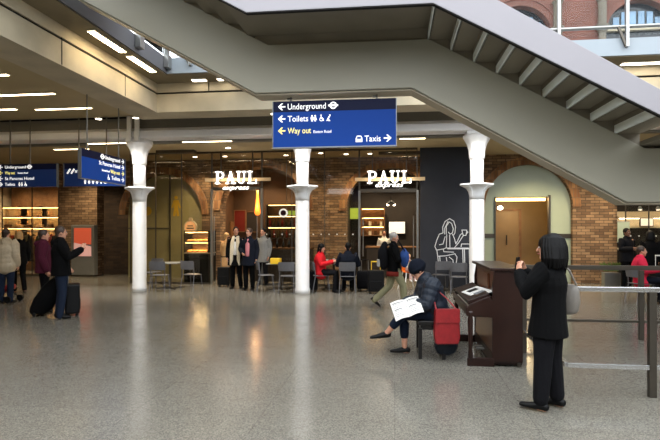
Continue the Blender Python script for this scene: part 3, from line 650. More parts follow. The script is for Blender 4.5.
for px,lab in ((640,'spotlight in the ceiling of the right shop'),(658,'second spotlight in the right shop')):
    p=at(px,206,16.9); t=thing('spotlight',p,lab,'light'); MB().lathe([(.03,.0),(.06,-.08),(.06,-.12)],n=14).build('can','white_plastic',t); MB().lathe([(.05,-.125),(.05,-.118)],n=14).build('lens','lamp_white',t)
# dark service rafts on the shop ceiling
for i,(x,y,w,d) in enumerate(((-6.6,14.9,1.2,.25),(-2.0,14.6,.9,.2),(.2,16.0,1.4,.2))):
    o=MB().box((x-w/2,y-d/2,zc-.09),(x+w/2,y+d/2,zc)).build('ceiling_duct','steel_dark',None,bevel=.01); tag(o,['dark ceiling duct right of the left column','dark ceiling duct behind the middle column','dark ceiling duct over the second cafe'][i],'duct')
# ================================================================ CAFE SIGNS
def serif_letter(ch,m,x,z,w,h,y0,y1):
    P=lambda pts: m.prism([(x+a*w,z+b*h) for a,b in pts],y0,y1)
    B=lambda a,b,c,d: P([(a,b),(c,b),(c,d),(a,d)])
    def arc(cx,cz,ro,ri,zo,zi,a0,a1,N=14):
        for k in range(N):
            a=a0+(a1-a0)*k/N; b=a0+(a1-a0)*(k+1)/N
            P([(cx+ro*math.cos(a),cz+zo*math.sin(a)),(cx+ro*math.cos(b),cz+zo*math.sin(b)),(cx+ri*math.cos(b),cz+zi*math.sin(b)),(cx+ri*math.cos(a),cz+zi*math.sin(a))])
    if ch=='P':
        B(.16,0,.36,1); B(.02,0,.52,.09); B(.02,.91,.4,1); B(.36,.91,.58,1); B(.36,.42,.58,.51); arc(.56,.71,.38,.19,.29,.20,-PI/2,PI/2)
    if ch=='A':
        P([(.10,0),(.24,0),(.54,.9),(.46,1)]); P([(.68,0),(.90,0),(.58,1),(.44,1)]); B(.26,.28,.72,.37); B(-.02,0,.34,.09); B(.56,0,1.02,.09)
    if ch=='U':
        B(.12,.34,.32,1); B(.72,.34,.84,1); B(0,.91,.46,1); B(.58,.91,.98,1); arc(.48,.36,.36,.2,.36,.27,PI,2*PI)
    if ch=='L':
        B(.16,0,.36,1); B(.02,.91,.52,1); B(.02,0,.9,.09); P([(.78,.0),(.94,.0),(.94,.34),(.86,.34)])
def cafe_sign(pl,pr,pt,pb_,bl_,br_,by,ex,label):
    y=YG-.12; A=at(pl,pb_,y); B=at(pr,pt,y); h=B.z-A.z
    t=thing('cafe_sign',((A.x+B.x)/2,y,A.z),label,'sign',group='lit cafe name signs')
    x0=A.x-(A.x+B.x)/2; Wd=B.x-A.x; lw=Wd*.232
    for k,ch in enumerate('PAUL'):
        m=MB(); serif_letter(ch,m,x0+k*Wd*.255,0,lw,h,-.03,.0); m.build('letter','neon',t)
    text('express','lettering','neon',t,(0,-.01,A.z*0+(at(0,ex,y).z-A.z)),.135,Wd*.62,shear=.35,depth=.03,align='CENTER')
    C=at(bl_,by,y+.04); D=at(br_,by,y+.04)
    MB().box((C.x-t.location.x,.03,C.z-A.z-.05),(D.x-t.location.x,.07,C.z-A.z+.05)).build('bar','bar_beige',t)
    for xx in (-.5,.5): MB().box((xx-.01,.02,C.z-A.z),(xx+.01,.1,zc-A.z)).build('hanger','steel_dark',t)
cafe_sign(215,257.5,171,184,205,270.5,180,192,'glowing white cafe name sign over the left cafe doorway')
cafe_sign(367,412,170.5,183.5,355,425,179.5,191,'glowing white cafe name sign over the right cafe doorway by the black panel')
# ================================================================ CHALK DRAWING (part of the wall panel)
ck=lambda x,y:(425+x/4.88,210+y/4.889)
ST=[[(88,112),(86,84),(98,56),(120,42),(140,54),(149,82),(146,112),(140,122)],[(104,116),(104,80),(118,58),(130,66),(138,92),(134,112),(122,118),(114,108)],
[(112,56),(96,90),(96,118)],[(88,112),(70,118),(58,146),(48,178),(56,196),(92,190),(104,184)],[(70,170),(88,166),(98,130)],[(106,120),(104,186)],[(120,122),(122,190)],[(134,118),(144,140),(150,166),(158,152),(172,122),(184,112)],[(144,184),(164,160),(186,126)],
[(180,98),(204,98),(200,124),(186,124),(180,98)],[(204,104),(210,108),(202,116)],[(108,186),(226,186)],[(110,190),(226,190)],[(176,180),(178,166),(216,166),(220,180)],[(184,192),(186,262)],[(192,192),(194,262)],[(216,192),(217,262)],[(226,192),(227,262)],
[(58,198),(62,226),(100,224),(146,214),(156,230),(152,262)],[(62,226),(66,262)],[(72,228),(74,262)],[(104,232),(108,262)],[(118,230),(136,244),(138,262)],[(88,190),(92,204),(140,206)]]
m=MB()
for s_ in ST:
    P=[at(*ck(*p),YG) for p in s_]
    for p,q in zip(P,P[1:]): 
        p,q=Vector((p.x,YG-.004,p.z)),Vector((q.x,YG-.004,q.z)); d=(q-p).normalized()*.006
        m.bar(p-d,q+d,.006,.022,up=(0,0,1)) if abs(d.normalized().z)<.9 else m.bar(p-d,q+d,.022,.006,up=(0,1,0))
cd=m.build('chalk_drawing','chalk',WP); cd['label']='white chalk line drawing of a seated woman lifting a cup'
# ================================================================ FURNITURE
def cafe_chair(loc,rz,label,grp='grey cafe chairs'):
    global CH0
    if 'CH0' not in globals():
        t=thing('cafe_chair',loc,label,'chair',rz,grp)
        MB().loft([(0,-.20,.44),(0,-.1,.455),(0,.1,.45),(0,.20,.455)],[(.19,.014),(.215,.016),(.215,.016),(.20,.014)],n=16).build('seat','plastic_grey',t,smooth=True)
        m=MB()
        for k in range(6):
            for j in range(2): pass
        N=8; vs=[]
        for j in range(4):
            z=.60+.235*j/3
            for k in range(N+1):
                u=k/N*2-1; vs.append((u*(.225-.01*abs(j-1.5)),.215+.03*(z-.6)/.2-.045*(u*u)*-1*-1+.02,z))
        fr=[m.bm.verts.new(v) for v in vs]; bk=[m.bm.verts.new((v[0],v[1]+.018,v[2])) for v in vs]
        for j in range(3):
            for k in range(N):
                a=j*(N+1)+k; q=(a,a+1,a+N+2,a+N+1)
                m.bm.faces.new([fr[i] for i in q]); m.bm.faces.new([bk[i] for i in q[::-1]])
        ring=[k for k in range(N+1)]+[j*(N+1)+N for j in range(1,4)]+[3*(N+1)+k for k in range(N-1,-1,-1)]+[j*(N+1) for j in range(2,0,-1)]
        for a,b in zip(ring,ring[1:]+ring[:1]): m.bm.faces.new((fr[b],fr[a],bk[a],bk[b]))
        m.build('backrest','plastic_grey',t,smooth=False)
        for sx_ in (-1,1):
            MB().tube([(sx_*.17,-.17,.44),(sx_*.20,-.22,0)],.012).build('leg','plastic_grey',t)
            MB().tube([(sx_*.20,.20,.80),(sx_*.19,.17,.44),(sx_*.21,.25,0)],.012).build('leg','plastic_grey',t)
        CH0=t; return t
    c=copy_tree(CH0); c.location=loc; c.rotation_euler=(0,0,rz); c['label']=label; c['group']=grp; return c
def cafe_table(loc,label,w=.7):
    global TB0
    if 'TB0' not in globals():
        t=thing('cafe_table',loc,label,'table',0,'small cafe tables')
        MB().box((-.35,-.35,.72),(.35,.35,.745)).build('table_top','table_top',t,bevel=.006)
        MB().tube([(0,0,.03),(0,0,.72)],.035,12).build('pedestal','steel_dark',t)
        m=MB()
        m.bar((-.3,-.3,.02),(.3,.3,.02),.06,.03); m.bar((-.3,.3,.02),(.3,-.3,.02),.06,.03); m.build('foot','steel_dark',t)
        TB0=t; return t
    c=copy_tree(TB0); c.location=loc; c['label']=label; return c
def F(px,py): 
    v=fl(px,py); return Vector((v.x,v.y,0))
cafe_chair(F(160,291.5),PI+.1,'grey cafe chair nearest the left column, back towards us')
cafe_chair(F(192,290.5),PI-.25,'grey cafe chair in front of the food counter')
cafe_chair(F(152,287.5),-.3,'grey cafe chair half hidden by the left column')
cafe_table(F(170,288.2),'small grey cafe table between the left column and the food counter')
cafe_chair(F(266,291.5),PI/2+.3,'grey cafe chair right of the two men in dark coats')
cafe_chair(F(288,292.8),PI,'grey cafe chair just left of the middle column')
cafe_table(F(281,289.2),'small grey cafe table left of the middle column')
cafe_chair(F(321,292.0),PI/2+.25,'grey cafe chair holding the person in the red jacket')
cafe_chair(F(348,293),PI,'grey cafe chair holding the person in the dark jacket, back towards us')
cafe_table(F(334,288.6),'small grey cafe table shared by the red and the dark jackets')
cafe_chair(F(441,291),PI+.2,'grey cafe chair in front of the black panel, left one')
cafe_chair(F(459,294),PI-.15,'grey cafe chair in front of the black panel, beside the piano top')
cafe_table(F(450,290.5),'small grey cafe table in front of the chalk drawing')
RC=F(641,303); cafe_chair(RC,PI/2+.2,'grey cafe chair holding the person in the crimson coat at right')
cafe_chair(RC+Vector((1.35,.1,0)),-PI/2,'grey cafe chair at the right edge of the picture')
cafe_table(RC+Vector((.72,.05,0)),'small grey cafe table beside the crimson coat')
q=F(334,288.6)
for i,(dx,dy,l) in enumerate(((-.18,-.2,'white paper cup on the shared table, near the red jacket'),(.1,-.22,'white paper cup on the shared table, near the dark jacket'),(-.02,.12,'white paper cup at the far side of the shared table'))):
    o=MB().lathe([(.028,0),(.04,.10),(.042,.105)],n=14).build('paper_cup','white_plastic',None,smooth=True); o.location=(q.x+dx,q.y+dy,.745); tag(o,l,'cup','cups on the shared table')
# yellow box on table
p=F(278,290)
o=MB().box((-.14,-.09,0),(.14,.09,.16)).build('box','yellow',None,bevel=.01); o.location=(p.x-.0,p.y-.25,.747); tag(o,'small yellow box on the cafe table left of the middle column','box')
# ---- display counter
dc=at(185,283,15.95); x0=at(184.5,250,15.75).x; x1=at(209,250,15.75).x
t=thing('display_counter',((x0+x1)/2,16.05,0),'black food display counter with lit glass shelves','counter'); W=(x1-x0)/2
MB().box((-W,-.35,0),(W,.35,.92)).build('base','plastic_black',t,bevel=.01)
MB().box((-W,-.36,.92),(W,.35,.96)).build('worktop','stone',t)
MB().box((-W,-.34,1.28),(W,.3,1.30)).build('shelf','steel',t); MB().box((-W,-.34,1.62),(W,.34,1.66)).build('top','plastic_black',t)
MB().box((-W,-.352,.96),(W,-.346,1.62)).build('front_glass','glass_clear',t)
MB().box((-W,.31,.96),(W,.34,1.62)).build('back_panel','shop_wood',t)
for x in (-W+.01,W-.01): MB().box((x-.01,-.345,.96),(x+.01,.34,1.62)).build('side_frame','plastic_black',t)
MB().box((-W+.03,-.30,1.595),(W-.03,-.26,1.615)).build('lamp','lamp_warm',t); MB().box((-W+.03,-.30,1.255),(W-.03,-.26,1.275)).build('lamp','lamp_warm',t)
L=bpy.data.lights.new('case_lamp','AREA'); L.shape='RECTANGLE'; L.size=2*W-.1; L.size_y=.2; L.energy=14; L.color=(1,.78,.45); o=bpy.data.objects.new('case_lamp',L); COL.objects.link(o); o.parent=t; o.location=(0,-.1,1.59)
L=L.copy(); o=bpy.data.objects.new('case_lamp',L); COL.objects.link(o); o.parent=t; o.location=(0,-.1,1.26)
for lv,z in enumerate((.96,1.30)):
    for r_ in range(2):
        n=7
        for i in range(n):
            o=MB().loft([(-.07,.012*math.sin(i),.03),(0,0,.045),(.07,.01,.03)],[.022,.042,.022],n=10).build('pastry','pastry',None,smooth=True)
            o.location=(t.location.x-W+.1+i*(2*W-.2)/(n-1),t.location.y-.2+.2*r_,z); o.rotation_euler=(0,0,random.uniform(-.5,.5)+PI/2)
            row=['front','back'][r_]; sh=['lower','upper'][lv]
            tag(o,'golden pastry on the %s shelf of the food display counter, %s row'%(sh,row),'pastry','pastries on the %s shelf, %s row'%(sh,row))
p=at(190,227,15.85)
t=thing('emblem_sign',(p.x,15.9,1.66),'round glowing emblem standing on the food counter','sign')
h=p.z-1.66
m=MB(); disc(m,0,h,.19,-.03,.02,28); m.build('disc','emblem',t); m=MB(); ringp(m,0,h,.215,.03,-.04,.03,28); m.build('rim','bar_beige',t)
m=MB(); m.box((-.12,-.04,h-.06),(.12,-.03,h-.02)); m.box((-.09,-.04,h+.02),(.09,-.03,h+.05)); m.build('motif','cloth_brownc',t)
m=MB(); disc(m,0,h+.25,.06,-.02,.02); m.build('knob','bar_beige',t); MB().box((-.03,-.02,0),(.03,.02,h-.2)).build('stand','plastic_black',t)
# ---- yellow figure sticker on frosted arch, plus disc by the left column
A=at(175,216,YW+.1); 
def figure(mb,h):
    disc(mb,0,h*.9,h*.085,-.01,.0,14); mb.prism([(-.12*h,.78*h),(.12*h,.78*h),(.24*h,.42*h),(.17*h,.38*h),(.10*h,.6*h),(.10*h,.40*h),(.16*h,0),(.04*h,0),(0,.3*h),(-.04*h,0),(-.16*h,0),(-.10*h,.40*h),(-.10*h,.6*h),(-.17*h,.38*h),(-.24*h,.42*h)],-.01,0)
m=MB(); figure(m,.72); o=m.build('figure_sticker','yellow_sticker',None); o.location=(A.x,YW+.195,A.z); tag(o,'yellow cut-out figure of a standing person on the olive glass','sticker')
A=at(146,211,YW+.1); m=MB(); disc(m,0,0,.16,-.01,0,24); o=m.build('disc_sticker','yellow_sticker',None); o.location=(A.x,YW+.195,A.z); tag(o,'yellow disc on the olive glass just right of the left column','sticker')
# ---- cafe interiors
def picture(px,py,Y,w,h,mi,label,mf='shop_wood',nm='picture',cat='picture'):
    p=at(px,py,Y); t=thing(nm,(p.x,Y,p.z-h/2),label,cat)
    MB().box((-w/2,-.01,0),(w/2,.02,h)).build('backing',mi,t); f=MB()
    for a,b in (((-w/2-.03,-.03,-.03),(-w/2,.02,h+.03)),((w/2,-.03,-.03),(w/2+.03,.02,h+.03)),((-w/2,-.03,-.03),(w/2,.02,0)),((-w/2,-.03,h),(w/2,.02,h+.03))): f.box(a,b)
    f.build('frame',mf,t); return t
picture(226,222,19.25,.45,.8,'shop_dark','dark framed picture left on the first cafe wall'); picture(240,221,19.25,.42,.8,'cloth_rust','russet framed picture above the man with the white scarf'); picture(252,222,19.25,.42,.75,'shop_dark','dark framed picture at the right of the first cafe doorway')
p=at(257.5,205,18.6); t=thing('pendant_lamp',p,'orange glowing pendant lamp in the first cafe','lamp')
MB().lathe([(.035,.55),(.05,.3),(.09,-.1),(.11,-.3),(.06,-.38)],n=18).build('shade','lamp_orange',t,smooth=True); MB().tube([(0,0,.55),(0,0,ZC-p.z)],.008,6).build('cord','plastic_black',t)
L=bpy.data.lights.new('pendant_lamp_bulb','POINT'); L.energy=18; L.color=(1,.6,.28); L.shadow_soft_size=.12; o=bpy.data.objects.new('pendant_lamp_bulb',L); COL.objects.link(o); o.parent=t; o.location=(0,-.25,0)
p=at(286.5,213,15.9); t=thing('hanging_sign',p,'round white sign with a yellow strip hung behind the glass left of the middle column','sign')
m=MB(); ringp(m,-.1,0,.14,.05,-.02,.02,24); m.build('roundel','letter_white',t); m=MB(); disc(m,-.1,0,.09,-.015,.015); m.build('centre','cloth_maroon',t)
MB().box((.06,-.02,-.07),(.42,.02,.07)).build('strip','green_sign',t); MB().tube([(0,0,.1),(0,0,zc-p.z)],.008,6).build('rod','rod',t)
# bar shelving behind the right part of the first cafe
t=thing('back_counter',(at(285,260,16.6).x,16.6,0),'dark counter behind the glass left of the middle column','counter')
MB().box((-1.0,-.3,0),(.9,.3,1.05)).build('base','shop_dark',t,bevel=.01); MB().box((-1.02,-.33,1.05),(.92,.33,1.10)).build('worktop','cloth_brownc',t)
for i in range(9):
    o=MB().lathe([(.045,0),(.045,.16),(.02,.22),(.02,.28)],n=12).build('bottle','pane_dark',None,smooth=True); o.location=(t.location.x-.85+i*.2,16.55,1.10); tag(o,'dark bottle standing in the row on the dark cafe counter','bottle','bottles on the dark cafe counter')
p=at(283,225,18.9); t=thing('wall_shelf',(p.x,18.95,1.35),'dark bottle shelf on the first cafe wall right of the pendant lamp','shelf')
for x in (-.62,.58): MB().box((x,-.28,0),(x+.04,0,1.3)).build('side_panel','shop_dark',t)
for z in (0,.42,.84,1.26): MB().box((-.58,-.28,z),(.58,0,z+.04)).build('shelf','shop_dark',t)
MB().box((-.58,-.02,0),(.58,0,1.3)).build('back_panel','shop_wall',t)
for z in (.40,.82,1.24): MB().box((-.5,-.26,z),(.5,-.235,z+.018)).build('lamp','lamp_warm',t)
for r_ in range(2):
    for i in range(7):
        o=MB().lathe([(.04,0),(.04,.17),(.015,.24),(.015,.30)],n=12).build('bottle',['pane_dark','cloth_rust','cloth_olive'][(i+r_)%3],None,smooth=True); o.location=(p.x-.48+.16*i,18.8,1.39+.42*r_); tag(o,'bottle on the dark bottle shelf in the first cafe, %s row'%['lower','middle'][r_],'bottle','bottles on the bottle shelf, %s row'%['lower','middle'][r_])
# bread baskets / warm goods at the left of first cafe
t=thing('bread_shelf',(at(219,260,18.9).x,19.0,0),'timber bread shelf glimpsed behind the first cafe doorway','shelf')
MB().box((-.5,-.2,0),(-.46,.2,2.0)).box((.46,-.2,0),(.5,.2,2.0)).build('side_panel','shop_wood',t)
for z in (.3,.8,1.3,1.8): MB().box((-.46,-.2,z),(.46,.2,z+.03)).build('shelf','shop_wood',t)
for z in (.33,.83,1.33):
    for i in range(4):
        o=MB().loft([(-.16,0,.05),(0,0,.07),(.16,0,.05)],[.03,.06,.03],n=10).build('loaf','pastry',None,smooth=True); o.location=(t.location.x-.32+.21*i,19.0,z); o.rotation_euler=(0,0,PI/2); tag(o,'brown loaf on the timber bread shelf in the first cafe','bread','loaves on the bread shelf')
# second cafe
picture(352,213.5,19.6,.55,.42,'green_sign','green lit menu board in the second cafe','shop_dark','menu_board','board')
t=thing('wall_shelf',(at(373,222,19.6).x,19.65,at(373,222,19.6).z-.5),'lit timber wall shelf in the second cafe','shelf')
MB().box((-.42,-.02,0),(.42,.0,1.0)).build('back_panel','shop_wood',t)
MB().box((-.45,-.25,-.03),(-.42,0,1.03)).box((.42,-.25,-.03),(.45,0,1.03)).build('side_panel','shop_wood',t)
for z in (-.03,.32,.66,1.0): MB().box((-.42,-.25,z),(.42,0,z+.03)).build('shelf','shop_wood',t)
for z in (.29,.63,.97): MB().box((-.4,-.2,z),(.4,-.17,z+.02)).build('lamp','lamp_warm',t)
for i in range(8):
    o=MB().box((-.05,-.05,0),(.05,.05,.17)).build('tin',['cloth_brownc','cloth_cream'][i%2],None,bevel=.008); o.location=(t.location.x-.32+(i%4)*.21,19.52,t.location.z+(0 if i<4 else .35)); tag(o,'small tin on the lit timber wall shelf, %s row'%('lower' if i<4 else 'middle'),'tin','tins on the wall shelf %s row'%('lower' if i<4 else 'middle'))
p=at(397,226,19.4); t=thing('wall_screen',(p.x,19.75,p.z-.28),'bright white menu screen in the second cafe','screen')
MB().box((-.34,-.04,-.04),(.34,.04,.48)).build('bezel','plastic_black',t); MB().box((-.30,-.05,0),(.30,-.04,.44)).build('display','screen_white',t)
p=at(391,203,18.8); t=thing('track_spotlight',p,'cluster spotlight hanging in the second cafe doorway','light')
MB().tube([(0,0,.1),(0,0,ZC-p.z)],.01,6).build('stem','plastic_black',t)
for i in (-1,1): 
    MB().loft([(i*.02,0,.06),(i*.1,-.1,-.04)],[.05,.06],n=12).build('head','plastic_black',t,smooth=True); MB().ell((i*.11,-.12,-.06),(.05,.03,.05)).build('lens','lamp_white',t,smooth=True)
t=thing('service_counter',(at(395,262,18.6).x,18.5,0),'dark service counter deep in the second cafe','counter')
MB().box((-1.0,-.3,0),(.8,.3,1.05)).build('base','shop_dark',t,bevel=.01); MB().box((-1.03,-.33,1.05),(.83,.33,1.1)).build('worktop','shop_wood',t)
# ---- clothes shop
t=thing('garment_rail',(at(40,270,18.0).x,18.0,0),'steel rail of hanging coats in the clothes shop window','rail')
xa=-1.0
MB().tube([(-1.0,0,1.62),(1.0,0,1.62)],.018).build('rail','steel',t)
for x in (-1.0,1.0): MB().tube([(x,0,.02),(x,0,1.62)],.018).build('upright','steel',t); MB().bar((x,-.28,.02),(x,.28,.02),.04).build('foot','steel',t)
cl=['cloth_olive','cloth_brownc','cloth_olive','cloth_charcoal','cloth_tan','cloth_olive','cloth_brownc','cloth_rust','cloth_charcoal','cloth_olive']
nm={'cloth_olive':'olive','cloth_brownc':'brown','cloth_charcoal':'charcoal','cloth_tan':'tan','cloth_rust':'rust'}
for i,c in enumerate(cl):
    m=MB(); m.loft([(0,0,.55),(0,0,1.0),(0,0,1.35),(0,0,1.5)],[(.07,.24),(.06,.23),(.06,.23),(.03,.06)],side=(1,0,0),n=12)
    for s_ in (-1,1): m.loft([(0,s_*.19,1.42),(0,s_*.27,1.1),(0,s_*.27,.85)],[.05,.05,.045],n=8)
    o=m.build('hanging_coat',c,None,smooth=True); MB().tube([(0,0,1.5),(0,0,1.6),(0,.02,1.64),(0,.0,1.66)],.006,6).build('hanger_hook','steel',o)
    o.location=(t.location.x-.85+i*.19,18.0,0); o.rotation_euler=(0,0,random.uniform(-.3,.3)); tag(o,'%s coat hanging on the rail in the clothes shop'%nm[c],'coat','%s coats on the shop rail'%nm[c])
for i,px in enumerate((10,30,52)):
    p=at(px,220,19.3); t=thing('wall_shelf',(p.x,19.55,1.3),['lit display shelf at the far left of the clothes shop','lit display shelf behind the garment rail','lit display shelf at the right end of the clothes shop'][i],'shelf')
    MB().box((-.6,-.03,0),(.6,0,1.3)).build('back_panel','cloth_cream',t)
    for z in (0,.45,.9,1.3): MB().box((-.6,-.32,z),(.6,0,z+.04)).build('shelf','shop_wood',t)
    for z in (.43,.88,1.28): MB().box((-.55,-.3,z-.01),(.55,-.26,z+.01)).build('lamp','lamp_warm',t)
    for j in range(4):
        o=MB().cbox((0,0,.06),(.2,.22,.12)).build('folded_clothes',['cloth_cream','cloth_brownc','cloth_rust','cloth_tan'][j],None,bevel=.02); o.location=(p.x-.42+j*.28,19.36,1.3+.04+(.45 if j%2 else 0)); tag(o,'stack of %s folded clothes on the %s'%(['cream','brown','rust','tan'][j],['far left lit shelf','lit shelf behind the rail','right hand lit shelf'][i]),'clothes')
# ---- map kiosk
p=fl(86,276.5); xk0=at(73,250,p.y).x; xk1=at(96,250,p.y).x
t=thing('map_kiosk',((xk0+xk1)/2,p.y,0),'grey information kiosk with a red and pink poster','kiosk'); W=(xk1-xk0)/2; H=at(86,225,p.y).z
MB().box((-W,-.12,.06),(W,.12,H)).build('body','kiosk_grey',t,bevel=.02); MB().box((-W+.05,-.1,0),(W-.05,.1,.06)).build('plinth','steel_dark',t)
za=at(86,256,p.y).z; zb_=at(86,228,p.y).z
MB().box((-W+.12,-.13,(za+zb_)/2-.08),(W-.1,-.119,zb_)).build('poster','poster_red',t); po=list(t.children)[-1]
MB().prism([(-W+.12,za),(W-.1,za),(W-.1,(za+zb_)/2-.16),(-W+.12,(za+zb_)/2-.02)],-.131,-.118).build('poster_band','poster_pink',po)
MB().box((-W+.08,-.128,za-.04),(-W+.12,-.118,zb_+.04)).box((W-.1,-.128,za-.04),(W-.06,-.118,zb_+.04)).build('poster_frame','steel',t)
# ---- right shop interior
t=thing('service_counter',(at(650,260,18.6).x,18.8,0),'pale service counter in the right hand shop','counter')
MB().box((-1.6,-.35,0),(2.6,.35,1.0)).build('base','shop_dark',t,bevel=.01); MB().box((-1.65,-.38,1.0),(2.65,.38,1.05)).build('worktop','stone',t)
p=at(648,228,19.8); t=thing('back_shelf',(p.x+.3,19.85,1.75),'long lit pale shelf at the back of the right hand shop','shelf')
MB().box((-1.4,-.3,0),(1.9,0,.06)).box((-1.4,-.3,.35),(1.9,0,.41)).build('shelf','cloth_cream',t); MB().box((-1.4,-.02,0),(1.9,0,.6)).build('back_panel','cloth_cream',t); MB().box((-1.35,-.28,.33),(1.85,-.22,.35)).build('lamp','lamp_white',t)
p=at(652,222,19.0); t=thing('wall_screen',(p.x,19.4,p.z-.15),'small bright white screen in the right hand shop','screen'); MB().box((-.22,-.03,0),(.22,.03,.3)).build('bezel','plastic_black',t); MB().box((-.2,-.036,.02),(.2,-.03,.28)).build('display','screen_white',t)
p=at(622,232,16.65); t=thing('notice_board',(p.x,16.55,p.z-.3),'pale notice board behind the glass beside the brick pier','board'); MB().box((-.17,-.015,0),(.17,.015,.6)).build('board','frosted',t); MB().box((-.19,-.01,-.02),(.19,.01,0)).box((-.19,-.01,.6),(.19,.01,.62)).build('frame','steel',t)
# planter
p=fl(611,288); t=thing('planter',(p.x,p.y,0),'slim steel planter of leafy plants by the right brick pier','planter')
MB().box((-.22,-.12,.02),(.22,.12,.45)).build('trough','steel',t,bevel=.01)
for i in range(14):
    x=-.19+.38*i/13; m=MB()
    for j in range(7):
        a=random.uniform(0,2*PI); l=random.uniform(.12,.26); q=Vector((x+.14*math.cos(a),.1*math.sin(a),.5+l)); b0=Vector((x,0,.48))
        m.loft([b0,(b0+q)/2+Vector((0,0,.04)),q],[(.006,.004),(.025,.004),(.004,.003)],n=6)
    m.build('plant','plant',t)
# ---- white post hooks: stanchion handles
# ================================================================ BARRIER in front right
t=thing('barrier_rail',(1.75,5.5,0),'low steel barrier with square posts and two rails enclosing the floor at right','barrier')
def rail(nm,p,q,m_,w=.05,h=.05): MB().bar(p,q,w,h).build(nm,m_,t,world=True,bevel=.006)
BX0,BX1,BY0,BY1=1.75,7.2,5.52,8.36
rail('top_rail',(BX0,BY0,1.08),(BX1,BY0,1.08),'rail_top'); rail('lower_rail',(BX0,BY0,.30),(BX1,BY0,.30),'rail_top')
rail('top_rail',(BX0,BY1,1.10),(BX1,BY1,1.10),'steel_dark',.06,.07); rail('lower_rail',(BX0,BY1,.28),(BX1,BY1,.28),'steel_dark',.04,.04)
rail('top_rail',(BX0,BY0,1.08),(BX0,BY1,1.08),'steel_dark'); rail('lower_rail',(BX0,BY0,.30),(BX0,BY1,.30),'rail_top')
for (px,Y) in ((652,BY0),(641,BY1)):
    x=at(px,300,Y).x; MB().box((x-.035,Y-.03,0),(x+.035,Y+.03,1.06)).build('post','steel_dark',t,world=True,bevel=.005)
for x,Y in ((BX0,7.3),(5.9,BY0),(6.9,BY1)): MB().box((x-.035,Y-.03,0),(x+.035,Y+.03,1.06)).build('post','steel_dark',t,world=True,bevel=.005)
# ================================================================ PIANO  (front faces -X, near end at Y=6.5)
PX0,PX1,PY0,PY1=.90,1.55,6.50,7.97
t=thing('upright_piano',((PX0+PX1)/2,PY0,0),'dark brown upright piano standing end-on behind the woman in black','piano')
B_=1.21; bx=PX1-.36
def pb_(nm,a,b,m_='wood_piano',bv=.008): return MB().box(a,b).build(nm,m_,t,world=True,bevel=bv)
for y in (PY0,PY1-.04): 
    MB().prism([(bx,.06),(PX1,.06),(PX1,B_-.03),(bx+.03,B_-.03),(bx,1.0)],y,y+.04).build('side_panel','wood_piano',t,world=True,bevel=.006)
    MB().prism([(PX0-.02,.62),(bx+.01,.60),(bx+.01,.80),(bx-.05,.86),(PX0+.02,.76),(PX0-.02,.72)],y,y+.05).build('key_cheek','wood_piano',t,world=True,bevel=.006)
    MB().box((PX0-.01,y-.005,0),(bx+.02,y+.055,.10)).build('toe_block','wood_piano',t,world=True,bevel=.008)
    MB().lathe([(.032,0),(.03,.1),(.022,.14),(.028,.3),(.034,.5),(.026,.55),(.036,.58),(.036,.62)],(PX0+.03,y+.025,.06),16).build('leg','wood_piano',t,world=True,smooth=True)
pb_('back_panel',(PX1-.05,PY0+.04,.06),(PX1-.01,PY1-.04,B_-.03)); pb_('lower_panel',(bx+.01,PY0+.04,.16),(bx+.03,PY1-.04,.60),'wood_piano_light')
pb_('bottom_rail',(bx,PY0+.04,.02),(PX1,PY1-.04,.16)); pb_('key_bed',(PX0,PY0+.05,.60),(bx+.04,PY1-.05,.68))
pb_('upper_panel',(bx+.03,PY0+.04,.86),(bx+.05,PY1-.04,B_-.03),'wood_piano_light')
pb_('lid',(bx-.03,PY0-.03,B_-.03),(PX1+.02,PY1+.03,B_+.005))
pb_('key_slip',(PX0-.02,PY0+.05,.66),(PX0+.01,PY1-.05,.735)); pb_('fallboard',(bx-.06,PY0+.05,.74),(bx+.0,PY1-.05,.86))
wk=(PY1-PY0-.14)/52
m=MB()
for i in range(52): m.box((PX0+.015,PY0+.07+i*wk+.0006,.69),(bx-.05,PY0+.07+(i+1)*wk-.0006,.715))
wkb=m.build('white_keys','key_white',t,world=True)
m=MB()
for i in range(51):
    if i%7 in (0,2,3,5,6): m.box((PX0+.075,PY0+.07+(i+1)*wk-.006,.71),(bx-.05,PY0+.07+(i+1)*wk+.006,.728))
m.build('black_keys','key_black',t,world=True)
MB().prism([(PX0+.02,.74),(bx-.02,.74),(bx-.03,.90),(PX0+.0,.80)],PY0+.05,PY1-.05).build('key_lid','wood_piano',t,world=True,bevel=.008)
pb_('music_desk',(bx+.0,PY0+.35,.92),(bx+.03,PY1-.35,1.12),'wood_piano_light')
for y in (7.1,7.24): MB().box((bx-.1,y-.03,.08),(bx+.01,y+.03,.10)).build('pedal','steel',t,world=True,bevel=.004)
for x in (PX0+.03,PX1-.04):
    for y in (PY0+.03,PY1-.03): MB().lathe([(.025,0),(.025,.05)],(x,y,0),12).build('castor','steel_dark',t,world=True)
# magazine lying open on the key lid
a=Vector((PX0+.17,PY0+.45,.862))
t2=thing('magazine',a,'open black and white magazine lying on the piano key lid','magazine',rz=.2)
Mx=Matrix.Rotation(R(-20),3,'Y')
for s_ in (-1,1):
    pg=MB().cbox((0,s_*.145,.006),(.24,.28,.008),Mx).build('page','paper',t2); MB().cbox((-.01,s_*.13,.011),(.13,.13,.003),Mx).build('page_photo','plastic_black' if s_>0 else 'print',pg)
